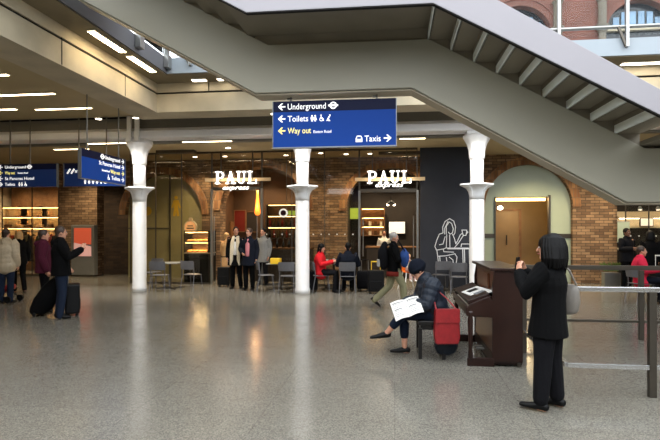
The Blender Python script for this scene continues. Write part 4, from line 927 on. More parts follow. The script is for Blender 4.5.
# bench
t=thing('piano_bench',(.475,6.8,0),'black wooden piano bench under the person reading','bench')
SX0,SX1,SY0,SY1=.30,.66,6.76,7.46
MB().box((SX0,SY0,.44),(SX1,SY1,.50)).build('seat','wood_black',t,world=True,bevel=.012)
MB().box((SX0+.03,SY0+.03,.38),(SX1-.03,SY1-.03,.44)).build('apron','wood_black',t,world=True)
for x in (SX0+.03,SX1-.03):
    for y in (SY0+.03,SY1-.03): MB().box((x-.025,y-.025,0),(x+.025,y+.025,.40)).build('leg','wood_black',t,world=True,bevel=.006)
# ================================================================ LUGGAGE
def suitcase(loc,rz,w,d,h,m_,label,hd=.35,handle_m='steel',tilt=0):
    t=thing('suitcase',loc,label,'suitcase',rz); t.rotation_euler=(tilt,0,rz)
    MB().box((-w/2,-d/2,.05),(w/2,d/2,h)).build('shell',m_,t,bevel=.03)
    MB().box((-w/2+.05,-d/2-.012,.12),(w/2-.05,-d/2+.01,h*.55)).build('front_pocket',m_,t,bevel=.01)
    for s_ in (-1,1):
        MB().tube([(s_*w*.28,d*.3,h-.02),(s_*w*.28,d*.3,h+hd)],.01,6).build('handle_rod',handle_m,t)
        for q in (-1,1): MB().loft([(s_*(w/2-.05)-.015,q*(d/2-.05),.03),(s_*(w/2-.05)+.015,q*(d/2-.05),.03)],[.03,.03],n=12,cap=False).build('wheel','plastic_black',t)
    MB().bar((-w*.28-.01,d*.3,h+hd),(w*.28+.01,d*.3,h+hd),.03).build('handle',handle_m if handle_m!='steel' else 'plastic_black',t); return t
suitcase(F(376,293.5)+Vector((0,0,0)),.1,.42,.26,.62,'plastic_black','black suitcase with a yellow grip beside the walking person',.22,'yellow')
suitcase(F(364,290.5),-.3,.36,.24,.55,'cloth_charcoal','charcoal suitcase tucked behind the black one with the yellow grip',.3)
suitcase(F(224,286.5),.1,.36,.24,.58,'plastic_black','black suitcase at the left of the man with the white scarf',.3)
suitcase(F(72.5,315),2.16,.42,.26,.62,'plastic_black','black wheeled suitcase at the right of the man in the black jacket',.18)
suitcase(F(311,291.5),.2,.36,.26,.56,'cloth_charcoal','charcoal suitcase just right of the middle column',.2)
p=F(46,316)+Vector((0,.1,0)); t=thing('holdall',p,'black wheeled holdall leaning behind the man in the black jacket','bag',rz=.35)
Mx=Matrix.Rotation(R(32),3,'Y')
m=MB(); m.loft([Mx@Vector((0,0,.02)),Mx@Vector((0,0,.2)),Mx@Vector((0,0,.5)),Mx@Vector((0,0,.68))],[(.16,.13),(.20,.16),(.19,.15),(.14,.11)],n=16); 
for v in m.bm.verts: v.co.x-=.22; v.co.z=max(.03,v.co.z+.06)
m.build('body','cloth_black',t,smooth=True)
MB().tube([Mx@Vector((-.08,0,.7))+Vector((-.22,0,.06)),Mx@Vector((-.07,0,.92))+Vector((-.22,0,.06)),Mx@Vector((.07,0,.92))+Vector((-.22,0,.06)),Mx@Vector((.08,0,.7))+Vector((-.22,0,.06))],.011,8).build('handle','plastic_black',t)
for s_ in (-1,1): MB().loft([(-.24,s_*.12-.015,.035),(-.24,s_*.12+.015,.035)],[.035,.035],n=12,cap=False).build('wheel','plastic_black',t)
p=fl(3,302); t=thing('pushchair',(p.x,p.y,0),'low red and black pushchair cut by the left edge','pushchair')
MB().loft([(-.25,0,.3),(0,0,.28),(.22,0,.36)],[(.16,.08),(.18,.09),(.14,.07)],n=14).build('seat','leather_red',t,smooth=True)
for s_ in (-1,1):
    MB().tube([(.28,s_*.2,.08),(-.1,s_*.2,.34),(-.42,s_*.2,.9)],.014,8).build('frame_tube','plastic_black',t)
    for x in (.28,-.3): MB().loft([(x,s_*.2-.02,.08),(x,s_*.2+.02,.08)],[.08,.08],n=18,cap=False).build('wheel','plastic_black',t)
    MB().tube([(-.3,s_*.2,.08),(-.1,s_*.2,.34)],.014,8).build('frame_tube','plastic_black',t)
# ================================================================ PEOPLE
V=Vector
STAND=dict(pelvis=(0,0,.95),chest=(0,.01,1.27),neck=(0,.015,1.46),head=(0,-.005,1.615),
 shL=(.175,.01,1.40),shR=(-.175,.01,1.40),elL=(.225,.04,1.13),elR=(-.225,.04,1.13),wrL=(.23,-.05,.89),wrR=(-.23,-.05,.89),
 hipL=(.085,0,.92),hipR=(-.085,0,.92),knL=(.095,-.015,.50),knR=(-.095,-.015,.50),anL=(.10,.03,.085),anR=(-.10,.03,.085))
SIT=dict(pelvis=(0,0,.56),chest=(0,.04,.88),neck=(0,.02,1.06),head=(0,-.02,1.21),
 shL=(.175,.03,1.0),shR=(-.175,.03,1.0),elL=(.23,-.06,.76),elR=(-.23,-.06,.76),wrL=(.16,-.30,.78),wrR=(-.16,-.30,.78),
 hipL=(.09,-.02,.54),hipR=(-.09,-.02,.54),knL=(.11,-.44,.53),knR=(-.11,-.44,.53),anL=(.11,-.42,.085),anR=(-.11,-.42,.085))
def mix(a,b,t): return a+(b-a)*t
def hand_prims(mb,w,d,palmn,side,k=1.0):
    """palm, four fingers of different length and a thumb; d points along the fingers, palmn out of the palm, side +1/-1 thumb side"""
    d=d.normalized(); pn=(palmn-d*palmn.dot(d)).normalized(); lat=d.cross(pn)*side
    mb.loft([w,w+d*.045*k,w+d*.09*k],[(.026*k,.017*k),(.040*k,.017*k),(.038*k,.013*k)],side=lat,n=10)
    for i,(l,c) in enumerate(((.070,.5),(.080,.55),(.074,.6),(.056,.7))):
        r=w+d*.082*k+lat*(.029-.0193*i)*k; d1=(d+pn*c*.6).normalized(); d2=(d+pn*c*2.2).normalized()
        p1=r+d1*l*.5*k; p2=p1+d2*l*.5*k
        mb.loft([r,p1,p2],[.0095*k,.0088*k,.0078*k],n=8)
    r=w+d*.022*k+lat*.026*k; d1=(d*.7+lat*.65+pn*.35).normalized(); d2=(d+lat*.1+pn*.5).normalized()
    mb.loft([r,r+d1*.042*k,r+d1*.042*k+d2*.034*k],[.0125*k,.0105*k,.009*k],n=8)
def person(loc,facing,label,J=None,H=1.72,sit=False,near=False,skin='skin',top='cloth_black',bottom='cloth_black',shoes='leather_black',hair='hair_black',style='short',
           hem=.10,te=.026,flare=0,be=.016,legend=0,hs=1.0,look=(0,-1,0),hat=None,slim=1.0,collar=True,hood=None,handsd=None,palm=None,scarf=None,shirt=None,quilt=False,tuck=False,bcut=True,top_name='jacket',bottom_name='trousers'):
    P=dict(SIT if sit else STAND)
    if J: P.update(J)
    k=H/1.75 if not sit else H/1.72
    P={n:V(v)*k for n,v in P.items()}
    if sit:   # keep the seat height
        dz=.56-P['pelvis'].z
        for n in P:
            if n not in('anL','anR'): P[n].z+=dz
        for n in ('anL','anR'): P[n].z=V((J or {}).get(n,SIT[n])).z
    fx,fy=V(facing).normalized(); rz=math.atan2(fx,-fy)
    t=thing('person',(loc[0],loc[1],0),label,'person',rz)
    vx=.007 if near else .011
    spine=[P['pelvis'],P['chest'],P['neck']]
    sh=(P['shL']-P['shR']).normalized(); hp=(P['hipL']-P['hipR']).normalized()
    fwd=V((0,-1,0))
    def torso(mb,e,lo=0.0,fl=0.0,n=16,q=False):
        up0=(P['chest']-P['pelvis']).normalized(); a=P['pelvis']; b=P['chest']; c=P['neck']
        pts=[];rad=[]
        S=[(-.06,.150,.105),(.0,.165,.115),(.16,.158,.108)]
        if lo>0: S=[(-lo,.175+fl,.135+fl*.8),(-lo*.5,.172+fl*.5,.125+fl*.4)]+S[1:]
        for z,ra,rb in S: pts.append(a+up0*z*k); rad.append(((ra*slim+e)*k,(rb*slim+e)*k))
        for tt,ra,rb in ((.72,.152,.112),(1.0,.172,.118)): pts.append(mix(a,b,tt)); rad.append(((ra*slim+e)*k,(rb*slim+e)*k))
        for tt,ra,rb in ((.40,.180,.108),(.66,.158,.088),(.88,.085,.066)): pts.append(mix(b,c,tt)); rad.append(((ra*slim+e*.8)*k,(rb*slim+e*.8)*k))
        if q:   # horizontal quilting
            pp=[];rr=[]
            for i in range(len(pts)-1):
                L_=(pts[i+1]-pts[i]).length; m_=max(2,int(L_/.03))
                for j in range(m_): pp.append(mix(pts[i],pts[i+1],j/m_)); rr.append((mix(rad[i][0],rad[i+1][0],j/m_),mix(rad[i][1],rad[i+1][1],j/m_)))
            pp.append(pts[-1]); rr.append(rad[-1]); s=0; out=[]
            for i,(x,y) in enumerate(rr):
                if i: s+=(pp[i]-pp[i-1]).length
                w=.010*(abs(math.sin(PI*s/.10))-.5); out.append((x+w,y+w))
            pts,rad=pp,out
        mb.loft(pts,rad,side=hp,n=n,flat0=lo>.1)
    def limb(mb,ps,rs,q=False,n=12):
        if q:
            pp=[];rr=[];s=0
            for i in range(len(ps)-1):
                m_=max(2,int((ps[i+1]-ps[i]).length/.025))
                for j in range(m_): pp.append(mix(ps[i],ps[i+1],j/m_)); rr.append(mix(rs[i],rs[i+1],j/m_))
            pp.append(ps[-1]); rr.append(rs[-1]); out=[]
            for i,x in enumerate(rr):
                if i: s+=(pp[i]-pp[i-1]).length
                out.append(x+.007*(abs(math.sin(PI*s/.085))-.5))
            ps,rs=pp,out
        mb.loft(ps,rs,n=n)
    # ---- head frame
    lk=V(look).normalized(); yb=-lk; xb=yb.cross(V((0,0,1))).normalized(); zb_2=xb.cross(yb); HM=Matrix((xb,yb,zb_2)).transposed()
    hc=P['head']; hk=k*1.0
    hp_=lambda v: hc+HM@(V(v)*hk)
    b=MB()
    torso(b,0)
    for s in 'LR':
        b.loft([mix(P['chest'],P['sh'+s],.6),P['sh'+s],mix(P['sh'+s],P['el'+s],.5),P['el'+s],mix(P['el'+s],P['wr'+s],.35),P['wr'+s]],[.055*k,.055*k,.046*k,.038*k,.039*k,.026*k])
        hd=P['wr'+s]-P['el'+s]
        if handsd and s in handsd: hd=V(handsd[s])
        pn=V(palm[s]) if palm and s in palm else V((-1 if s=='L' else 1,-.3,0))
        sd=1 if s=='L' else -1
        hand_prims(b,P['wr'+s],hd,pn,sd,k)
        b.loft([P['hip'+s]+V((0,0,.03)),mix(P['hip'+s],P['kn'+s],.3),P['kn'+s],mix(P['kn'+s],P['an'+s],.3),P['an'+s]],[.085*k,.080*k,.054*k,.056*k,.036*k])
        fd=(V((0,-1,0))+V((.12 if s=='L' else -.12,0,0)))
        sh_=P['an'+s]-P['kn'+s]; sh_.normalize(); f2=(fd-sh_*fd.dot(sh_)*.6).normalized()
        if J and 'toe'+s in J: f2=V(J['toe'+s]).normalized()
        P['f'+s]=f2; hl=P['an'+s]+sh_*.045*k
        b.loft([hl-f2*.04*k,hl+f2*.08*k,hl+f2*.17*k],[(.034*k,.034*k),(.038*k,.026*k),(.034*k,.016*k)],side=f2.cross(V((0,0,1))))
    b.loft([mix(P['chest'],P['neck'],.75),P['neck'],hp_((0,.01,-.06))],[.062*k,.053*k,.050*k])
    b.ell(hc+HM@V((0,.012,.025))*hk,V((.074,.094,.098))*hk,HM); b.loft([hp_((0,-.005,.02)),hp_((0,-.03,-.05)),hp_((0,-.055,-.095))],[(.066*hk,.07*hk),(.056*hk,.052*hk),(.030*hk,.026*hk)],side=HM@V((1,0,0)))
    b.loft([hp_((0,-.082,.02)),hp_((0,-.100,-.018)),hp_((0,-.098,-.028))],[.008*hk,.013*hk,.012*hk],n=8)
    for s_ in (-1,1): b.ell(hp_((s_*.076,.012,-.005)),V((.010,.020,.032))*hk,HM,10,7)
    b.build('body',skin,t,remesh=vx,sm=3)
    for s_ in (-1,1):
        ey=MB().ell(hp_((s_*.030,-.080,.012)),V((.013,.008,.007))*hk,HM,10,6).build('eye','eye_white',t,smooth=True)
        MB().ell(hp_((s_*.030,-.0865,.012)),V((.006,.004,.006))*hk,HM,8,6).build('iris','eye_dark',ey,smooth=True)
        MB().loft([hp_((s_*.015,-.088,.032)),hp_((s_*.032,-.087,.037)),hp_((s_*.048,-.078,.030))],[.0045*hk]*3,n=6).build('eyebrow',hair if hair!='hair_grey' else 'hair_grey',t,smooth=True)
    MB().loft([hp_((-.022,-.083,-.055)),hp_((0,-.090,-.054)),hp_((.022,-.083,-.055))],[.006*hk,.008*hk,.006*hk],n=8).build('mouth','lip',t,smooth=True)
    # ---- hair
    if style:
        m=MB(); 
        if style=='short':
            m.ell(hp_((0,.026,.044)),V((.083,.097,.096))*hk,HM); m.loft([hp_((0,.075,.03)),hp_((0,.075,-.06))],[(.06*hk,.035*hk),(.05*hk,.025*hk)],side=HM@V((1,0,0)))
            for s_ in (-1,1): m.ell(hp_((s_*.074,.0,.03)),V((.012,.028,.04))*hk,HM,10,6)
        elif style=='bob':
            m.ell(hp_((0,.022,.050)),V((.096,.104,.098))*hk,HM); m.loft([hp_((0,.045,.05)),hp_((0,.055,-.04)),hp_((0,.060,-.12)),hp_((0,.055,-.15))],[(.105*hk*hs,.085*hk*hs),(.124*hk*hs,.088*hk*hs),(.130*hk*hs,.082*hk*hs),(.10*hk*hs,.06*hk*hs)],side=HM@V((1,0,0)),n=18)
            if near:
                m.ell(hp_((0,.03,.055)),V((.112,.122,.098))*hk,HM)
                rs=random.Random(3)
                for i in range(150):
                    a=R(-40)+R(260)*i/149; j=rs.uniform(.90,1.07); ca,sa=math.cos(a),math.sin(a)
                    m.loft([hp_((.10*ca*j,.03+.11*sa*j,.11)),hp_((.135*ca*j,.04+.13*sa*j,.02)),hp_((.168*ca*j,.055+.125*sa*j,-.09)),hp_((.160*ca*j,.055+.12*sa*j,-.165+rs.uniform(-.03,.03)))],[.008,.009,.008,.003],n=6)
            for s_ in (-1,1): m.loft([hp_((s_*.072,-.02,.08)),hp_((s_*.094,-.03,0)),hp_((s_*.098,-.035,-.10))],[.03*hk,.028*hk,.02*hk],n=10)
        elif style=='long':
            m.ell(hp_((0,.02,.046)),V((.087,.1,.095))*hk,HM); m.loft([hp_((0,.06,.05)),hp_((0,.075,-.08)),hp_((0,.09,-.22))],[(.085*hk,.05*hk),(.09*hk,.05*hk),(.06*hk,.03*hk)],side=HM@V((1,0,0)))
            for s_ in (-1,1): m.loft([hp_((s_*.07,0,.06)),hp_((s_*.085,-.005,-.04)),hp_((s_*.085,.01,-.15))],[.024*hk,.026*hk,.016*hk],n=10)
        m.build('hair',hair,t,remesh=.004 if near else .008,sm=2 if near else 3)
    if hat:
        m=MB(); m.ell(hp_((0,.015,.055)),V((.108,.128,.112))*hk,HM); m.loft([hp_((0,.018,.018)),hp_((0,.014,.052))],[(.112*hk,.131*hk)]*2,side=HM@V((1,0,0)),n=20,cap=False)
        m.build('beanie',hat,t,remesh=.008,sm=3)
    # ---- top garment
    m=MB(); torso(m,te,hem,flare,q=quilt)
    for s in 'LR':
        limb(m,[mix(P['chest'],P['sh'+s],.55),P['sh'+s],mix(P['sh'+s],P['el'+s],.5),P['el'+s],mix(P['el'+s],P['wr'+s],.5),mix(P['el'+s],P['wr'+s],.93)],[(.058+te)*k,(.060+te)*k,(.050+te*.9)*k,(.046+te*.8)*k,(.043+te*.7)*k,(.036+te*.6)*k],q=quilt)
    if collar: m.loft([mix(P['chest'],P['neck'],.8),mix(P['neck'],hp_((0,.01,-.06)),.35)],[(.082*k,.075*k),(.074*k,.070*k)],side=hp)
    if hood: m.loft([P['neck']+V((-.10,.03,.0)),P['neck']+V((0,.10,-.02)),P['neck']+V((.10,.03,.0))],[.05*k,.07*k,.05*k])
    m.build(top_name,top,t,remesh=.008 if near else .012,sm=2 if quilt else 4)
    # ---- trousers
    m=MB(); 
    m.loft([P['pelvis']+(P['chest']-P['pelvis']).normalized()*.12*k,P['pelvis'],mix(P['hipL'],P['hipR'],.5)-V((0,0,.03))],[((.15*slim+be)*k,(.105*slim+be)*k),((.165*slim+be)*k,(.115*slim+be)*k),((.15*slim+be)*k,(.11*slim+be)*k)],side=hp)
    for s in 'LR':
        an=mix(P['kn'+s],P['an'+s],1-legend) if legend else P['an'+s]+(P['an'+s]-P['kn'+s]).normalized()*.025
        m.loft([P['hip'+s]+V((0,0,.03)),mix(P['hip'+s],P['kn'+s],.3),P['kn'+s],mix(P['kn'+s],an,.4),an],[(.088+be)*k,(.084+be)*k,(.060+be)*k,(.056+be)*k,(.046+be)*k])
    m.build(bottom_name,bottom,t,remesh=.008 if near else .012,sm=4)
    for s in 'LR':
        f2=P['f'+s]; sh_=(P['an'+s]-P['kn'+s]).normalized(); hl=P['an'+s]+sh_*.045*k
        m=MB(); m.loft([hl-f2*.045*k-sh_*.012,hl+f2*.03*k-sh_*.012,hl+f2*.11*k,hl+f2*.185*k+sh_*.004],[(.040*k,.042*k),(.043*k,.042*k),(.045*k,.030*k),(.038*k,.022*k)],side=f2.cross(V((0,0,1))),n=14)
        m.build('shoe',shoes,t,smooth=True)
    if scarf:
        m=MB()
        m.loft([P['neck']+V((-.07,-.03,.0)),P['neck']+V((-.04,.07,.02)),P['neck']+V((.04,.07,.02)),P['neck']+V((.07,-.03,.0))],[.03]*4,n=10)
        for s_ in (-1,1): m.loft([P['neck']+V((s_*.05,-.06,0)),P['chest']+V((s_*.08,-.16,.02)),P['pelvis']+V((s_*.10,-.16,.0)),P['pelvis']+V((s_*.10,-.17,-.28))],[(.05,.03),(.052,.018),(.05,.014),(.05,.010)],side=(1,0,0),n=10)
        m.build('scarf',scarf,t,smooth=True)
    if shirt:
        m=MB(); m.loft([P['neck']+V((0,-.085,-.035)),P['chest']+V((0,-.135,.02)),P['pelvis']+V((0,-.145,.02))],[(.03,.02),(.065,.02),(.055,.02)],side=(1,0,0),n=12); m.build('shirt',shirt,t,smooth=True)
    t['k']=k
    del t['k']
    return t,P
def FP(px,py): v=fl(px,py); return (v.x,v.y)
# 1 woman in black at right, seen from behind, phone held up in front of her face
tw,P=person(FP(548.5,409),(-.80,.60),'woman in black coat standing at right, back to us, holding up a phone',H=1.63,near=True,hair='hair_black',style='bob',top='cloth_black',bottom='cloth_charcoal',hem=.21,te=.045,flare=.012,be=.030,legend=.09,look=(.25,-1,.02),hs=1.32,
 J=dict(elL=(.26,-.12,1.19),wrL=(.07,-.27,1.36),elR=(-.26,-.10,1.19),wrR=(-.06,-.27,1.36),knL=(.11,-.01,.5),knR=(-.11,0,.5),anL=(.125,-.03,.085),anR=(-.125,.04,.085)),handsd=dict(L=(-.35,-.2,.85),R=(.35,-.2,.85)),palm=dict(L=(-.6,.1,.2),R=(.6,.1,.2)),top_name='coat')
def toworld(t,v): return Matrix.Rotation(t.rotation_euler.z,3,'Z')@V(v)+t.location
k=1.63/1.75
q=toworld(tw,V((0,-.325,1.44))*k); o=MB().box((-.038,-.005,-.075),(.038,.005,.075)).build('phone','plastic_black',None,bevel=.004); o.location=q; o.rotation_euler=(R(-8),0,tw.rotation_euler.z); tag(o,'black phone held up by the woman in the long black coat','phone')
# grey shoulder bag
q=toworld(tw,V((-.275,.07,1.10))*k); t=thing('handbag',(q.x,q.y,q.z-.15),'grey leather shoulder bag on the right arm of the woman in black','bag',tw.rotation_euler.z)
m=MB(); m.loft([(0,0,0.04),(0,0,.12),(0,0,.22),(0,0,.27)],[(.05,.12),(.055,.135),(.042,.125),(.018,.11)],n=18); m.build('body','leather_grey',t,smooth=True)
MB().tube([(0,-.10,.28),(.03,-.08,.42),(.075,-.02,.50),(.05,.05,.42),(0,.10,.28)],.010,8).build('strap','leather_grey',t)
# 2 person reading a newspaper on the bench
tr,P=person((.56,6.98),(-.985,-.17),'person in navy puffer coat and beanie reading a newspaper on the piano bench',sit=True,H=1.66,near=True,hair='hair_brown',style=None,hat='cloth_navy',top='puffer_navy',bottom='cloth_denim',hem=.12,te=.07,flare=.02,legend=.38,quilt=True,look=(0,-1,-.55),
 J=dict(chest=(0,-.10,.88),neck=(0,-.17,1.05),head=(0,-.27,1.16),shL=(.18,-.11,.98),shR=(-.18,-.11,.98),elL=(.24,-.20,.72),elR=(-.24,-.20,.72),wrL=(.14,-.42,.70),wrR=(-.14,-.42,.70),
  knL=(.07,-.46,.60),anL=(.0,-.70,.31),toeL=(0,-1,-.12),knR=(-.09,-.44,.53),anR=(-.07,-.44,.10)),handsd=dict(L=(-.25,-1,.1),R=(.25,-1,.1)),palm=dict(L=(-.5,0,-.8),R=(.5,0,-.8)),top_name='puffer_coat',bottom_name='jeans')
m=MB()
pp=[];rr=[]
for i in range(13):
    z=.50-.36*i/12; w=.012*abs(math.sin(PI*i/3)); pp.append((.16,.06+.02*i/12,z)); rr.append((.10+w,.15+w))
m.loft(pp,rr,side=(1,0,0),n=16); m.build('coat_tail','puffer_navy',tr,remesh=.009,sm=2)
TLc,TRc,BRc,BLc=at(390,303.5,6.72),at(418,296,6.80),at(424,312,6.50),at(396,321.5,6.46)
cen=(TLc+TRc+BRc+BLc)/4; t=thing('newspaper',cen,'open white newspaper held on the lap of the seated reader','newspaper')
nrm=((TRc-TLc).cross(BLc-TLc)).normalized(); nrm=nrm if nrm.z>0 else -nrm
def Q(u,v,h=0):
    p=(TLc*(1-u)+TRc*u)*(1-v)+(BLc*(1-u)+BRc*u)*v
    return p-cen+nrm*(h+.018*math.sin(PI*abs(u-.5)*2))
def patch(u0,u1,v0,v1,h0,h1,n=5):
    m=MB(); A=[];B=[]
    for i in range(n+1):
        u=u0+(u1-u0)*i/n
        A.append([m.bm.verts.new(Q(u,v,h0)) for v in (v0,v1)]); B.append([m.bm.verts.new(Q(u,v,h1)) for v in (v0,v1)])
    for i in range(n):
        m.bm.faces.new((A[i][0],A[i+1][0],A[i+1][1],A[i][1])); m.bm.faces.new((B[i][0],B[i][1],B[i+1][1],B[i+1][0]))
        for j in (0,1): m.bm.faces.new((A[i][j],B[i][j],B[i+1][j],A[i+1][j]))
    for i in (0,n): m.bm.faces.new((A[i][0],A[i][1],B[i][1],B[i][0]))
    return m
for a_,b_2 in ((0,.495),(.505,1)):
    pg=patch(a_,b_2,0,1,-.003,.003).build('page','paper',t)
    for j in range(9): patch(a_+.06,b_2-.06-(.1 if j%3==1 else 0),.10+.09*j,.10+.09*j+(.05 if j in (0,4) else .022),.0032,.0045,3).build('print_line','print',pg)
# red shoulder bag
q=toworld(tr,(.36,.03,.40)); t=thing('handbag',(q.x,q.y,.24),'red leather shoulder bag hanging at the side of the seated reader','bag',tr.rotation_euler.z)
m=MB(); m.prism([(-.145,.0),(.145,.0),(.165,.10),(.15,.44),(-.15,.44),(-.165,.10)],-.05,.05,'x'); m.build('body','leather_red',t,bevel=.022)
MB().prism([(-.156,.27),(.156,.27),(.153,.45),(-.153,.45)],.05,.062,'x').build('flap','leather_red',t,bevel=.005)
MB().tube([(0,-.13,.43),(-.10,-.14,.55),(-.20,-.16,.68),(-.20,-.10,.68),(-.10,.04,.55),(0,.13,.43)],.009,8).build('strap','leather_red',t)
# 3 walker
tk,P=person(FP(394,308.5),(1,.12),'grey-haired person in dark jacket and khaki trousers walking right with a backpack',H=1.64,hair='hair_grey',style='short',top='cloth_black',bottom='cloth_khaki',hem=.16,te=.035,be=.022,look=(0,-1,-.12),
 J=dict(hipL=(.085,0,.92),knL=(.09,.10,.50),anL=(.09,.42,.20),toeL=(0,-.75,-.65),knR=(-.09,-.20,.53),anR=(-.09,-.22,.085),elL=(.25,-.06,1.13),elR=(-.25,-.06,1.13),wrL=(.14,-.28,1.10),wrR=(-.12,-.28,1.10)))
m=MB(); m.loft([(0,0,.80),(0,0,.70)],[(.20,.16),(.205,.165)],side=(1,0,0),n=18,cap=False); m.build('shirt_hem','cloth_rust',tk,smooth=True)
t=thing('backpack',toworld(tk,(0,.22,1.02)),'dark grey backpack on the walking grey-haired person','backpack',tk.rotation_euler.z)
m=MB(); m.loft([(0,0,-.10),(0,.02,.02),(0,.02,.2),(0,-.02,.36)],[(.14,.09),(.165,.115),(.155,.105),(.10,.06)],side=(1,0,0),n=16); m.build('body','cloth_charcoal',t,smooth=True)
MB().box((-.12,.09,-.12),(.12,.14,.04)).build('front_pocket','cloth_greylt',t,bevel=.02)
for s_ in (-1,1): MB().tube([(s_*.10,-.06,.33),(s_*.12,-.16,.37),(s_*.13,-.30,.28),(s_*.13,-.33,.08)],.018,8).build('strap','cloth_charcoal',t)
t=thing('shoulder_bag',toworld(tk,(-.17,-.20,1.08)),'blue bag carried in front by the walking grey-haired person','bag',tk.rotation_euler.z)
m=MB(); m.loft([(0,0,-.12),(0,0,0),(0,0,.12),(0,0,.17)],[(.14,.07),(.17,.10),(.15,.09),(.08,.04)],side=(1,0,0),n=14); m.build('body','cloth_blue',t,smooth=True)
MB().tube([(-.1,0,.15),(-.08,.08,.3),(0,.14,.40),(.06,.08,.3),(.1,0,.15)],.010,8).build('strap','cloth_navy',t)
# 4 man in black jacket, left
person(FP(61,318),(.72,.62),'man in black hooded jacket and jeans at left raising one hand, back half turned',H=1.76,hair='hair_brown',style='short',top='cloth_black',bottom='cloth_denim',hem=.14,te=.05,hood=True,be=.02,look=(.1,-1,0),shoes='leather_black',
 J=dict(elR=(-.25,-.10,1.16),wrR=(-.16,-.33,1.30),elL=(.25,.03,1.14),wrL=(.22,-.14,.95)),handsd=dict(R=(.1,-.4,.9)))
person(FP(44,312),(.75,.55),'person in maroon jacket and black trousers behind the man in the black jacket',H=1.70,hair='hair_brown',style='short',top='cloth_maroon',bottom='cloth_black',hem=.12,te=.05,hood=True,look=(.1,-1,0))
person(FP(6,303),(-.25,.95),'person in beige padded coat at the left edge, back to us',H=1.72,hair='hair_brown',style='short',top='puffer_beige',bottom='cloth_denim',hem=.10,te=.06,quilt=True,hood=True)
tb,_=person(FP(19,292),(-.7,.6),'person in black coat and pale hood walking by the clothes shop',H=1.68,hair='hair_blond',style='long',top='cloth_black',bottom='cloth_black',hem=.16,te=.04,hood=True,shoes='cloth_charcoal',J=dict(knL=(.09,-.16,.52),anL=(.09,-.14,.085),knR=(-.09,.02,.5),anR=(-.09,.22,.11)))
# men in the first doorway
person(FP(236,288.5),(.12,-1),'man in black coat with long white scarf at the left cafe doorway',H=1.78,hair='hair_black',style='short',top='cloth_black',bottom='cloth_black',hem=.30,te=.035,flare=.03,collar=False,scarf='cloth_cream',shirt='cloth_white',look=(.3,-1,0),J=dict(knL=(.10,-.05,.5),anL=(.13,.05,.085)),top_name='coat')
person(FP(249,290),(-.05,-1),'man in dark coat and pink shirt beside the man with the white scarf',H=1.74,hair='hair_brown',style='short',top='cloth_navy',bottom='cloth_black',hem=.26,te=.035,flare=.02,shirt='cloth_pinkshirt',look=(-.4,-1,-.05),J=dict(elR=(-.25,.0,1.15),wrR=(-.12,-.22,1.05)),top_name='coat')
person(FP(263,285),(-.3,-1),'person in grey coat behind the right shoulder of the man in the pink shirt',H=1.74,hair='hair_black',style='short',top='cloth_greyc',bottom='cloth_charcoal',hem=.25,te=.03,top_name='coat')
person(FP(227,283.5),(.5,.8),'person in tan coat inside the left cafe doorway, back to us',H=1.60,hair='hair_blond',style='short',top='cloth_tan',bottom='cloth_brownc',hem=.36,te=.035,flare=.03,top_name='coat')
# seated pair at the middle
c=F(321,292.0); person((c.x,c.y),(.97,-.1),'person in red jacket seated right of the middle column',sit=True,H=1.66,hair='hair_black',style='long',top='cloth_red',bottom='cloth_charcoal',hem=.06,te=.04,J=dict(wrL=(.14,-.36,.84),wrR=(-.14,-.36,.84)),look=(-.1,-1,-.1))
c=F(348,293); person((c.x,c.y),(-.1,1),'person in dark jacket seated with back to us beside the red jacket',sit=True,H=1.72,hair='hair_black',style='short',top='cloth_navy',bottom='cloth_black',hem=.06,te=.05,look=(0,-1,-.15),J=dict(elL=(.27,-.06,.76),elR=(-.27,-.06,.76)))
# child in a highchair beyond the walker
h=FP(409,289.5); t=thing('highchair',(h[0],h[1],0),'white-legged highchair with orange seat at the right cafe doorway','highchair',.4)
MB().loft([(0,-.14,.50),(0,0,.49),(0,.13,.53),(0,.17,.74)],[(.15,.02),(.17,.025),(.17,.025),(.14,.02)],side=(1,0,0),n=14).build('seat','cloth_orange',t,smooth=True)
for a,b_2 in ((-1,-1),(1,-1),(-1,1),(1,1)): MB().tube([(a*.13,b_2*.12,.50),(a*.24,b_2*.24,0)],.018,8).build('leg','white_plastic',t)
MB().box((-.2,-.36,.64),(.2,-.17,.665)).build('tray','white_plastic',t,bevel=.01)
tc,_=person((h[0],h[1]),(math.sin(.4),-math.cos(.4)),'small fair-haired child in a pale top sitting in the highchair',sit=True,H=.98,hair='hair_blond',style='short',top='cloth_greylt',bottom='cloth_pink',hem=.04,te=.02,shoes='cloth_white',J=dict(anL=(.11,-.42,.30),anR=(-.11,-.42,.30)))
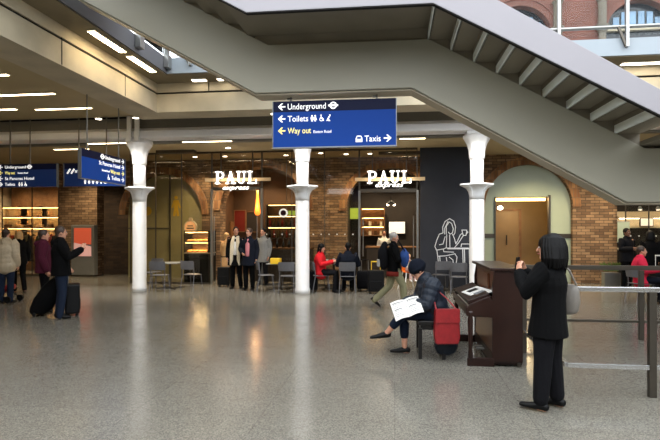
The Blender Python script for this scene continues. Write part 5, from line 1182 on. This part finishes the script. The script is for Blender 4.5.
# barista
p=at(384,240,19.1); person((p.x,19.2),(.1,-1),'cafe worker in white top behind the deep service counter',H=1.68,hair='hair_brown',style='short',top='cloth_white',bottom='cloth_black',hem=.06,te=.02,top_name='shirt')
# right side
person((RC.x,RC.y),(.97,-.22),'person in crimson coat seated at the cafe table at right',sit=True,H=1.66,hair='hair_brown',style='short',top='cloth_crimson',bottom='cloth_navy',hem=.08,te=.05,look=(0,-1,.02),top_name='coat',J=dict(wrL=(.15,-.38,.80),wrR=(-.15,-.38,.80)))
c=RC+V((1.35,.1,0)); person((c.x,c.y),(-1,0),'person in pale jacket seated at the right edge facing the crimson coat',sit=True,H=1.66,hair='hair_brown',style='short',top='cloth_cream',bottom='cloth_black',hem=.06,te=.04)
p=at(627,230,15.2); person((p.x,15.2),(.4,-.9),'man in dark jacket standing before the glass behind the crimson coat',H=1.74,skin='skin_dark',hair='hair_black',style='short',top='cloth_charcoal',bottom='cloth_black',hem=.15,te=.04,J=dict(elR=(-.25,-.04,1.15),wrR=(-.10,-.26,1.18)))
p=at(650,232,15.0); tt,_=person((p.x,15.0),(.2,.9),'person in black coat standing with back to us at the right shop window',H=1.66,hair='hair_black',style='bob',top='cloth_black',bottom='cloth_black',hem=.22,te=.04,top_name='coat')
suitcase(V((p.x+.1,14.6,0)),.0,.4,.25,.55,'cloth_charcoal','charcoal suitcase with tall white handle at the right edge behind the seated pair',.45,'white_plastic')
# ================================================================ LIGHT, SKY, CAMERA
w=bpy.data.worlds.new('sky'); SC.world=w; w.use_nodes=True
bg=w.node_tree.nodes['Background']; bg.inputs[0].default_value=(.90,.95,1.0,1); bg.inputs[1].default_value=4.0
cam=bpy.data.cameras.new('camera'); co=bpy.data.objects.new('camera',cam); COL.objects.link(co)
co.location=(0,0,EYE); co.rotation_euler=(PI/2,0,TH); cam.sensor_width=36; cam.lens=36*FPX/660; cam.shift_y=10/660; cam.clip_start=.05; cam.clip_end=200
SC.camera=co
vs=SC.view_settings; vs.view_transform='Standard'; vs.look='None'; vs.gamma=1; vs.use_curve_mapping=False; vs.exposure=0.1
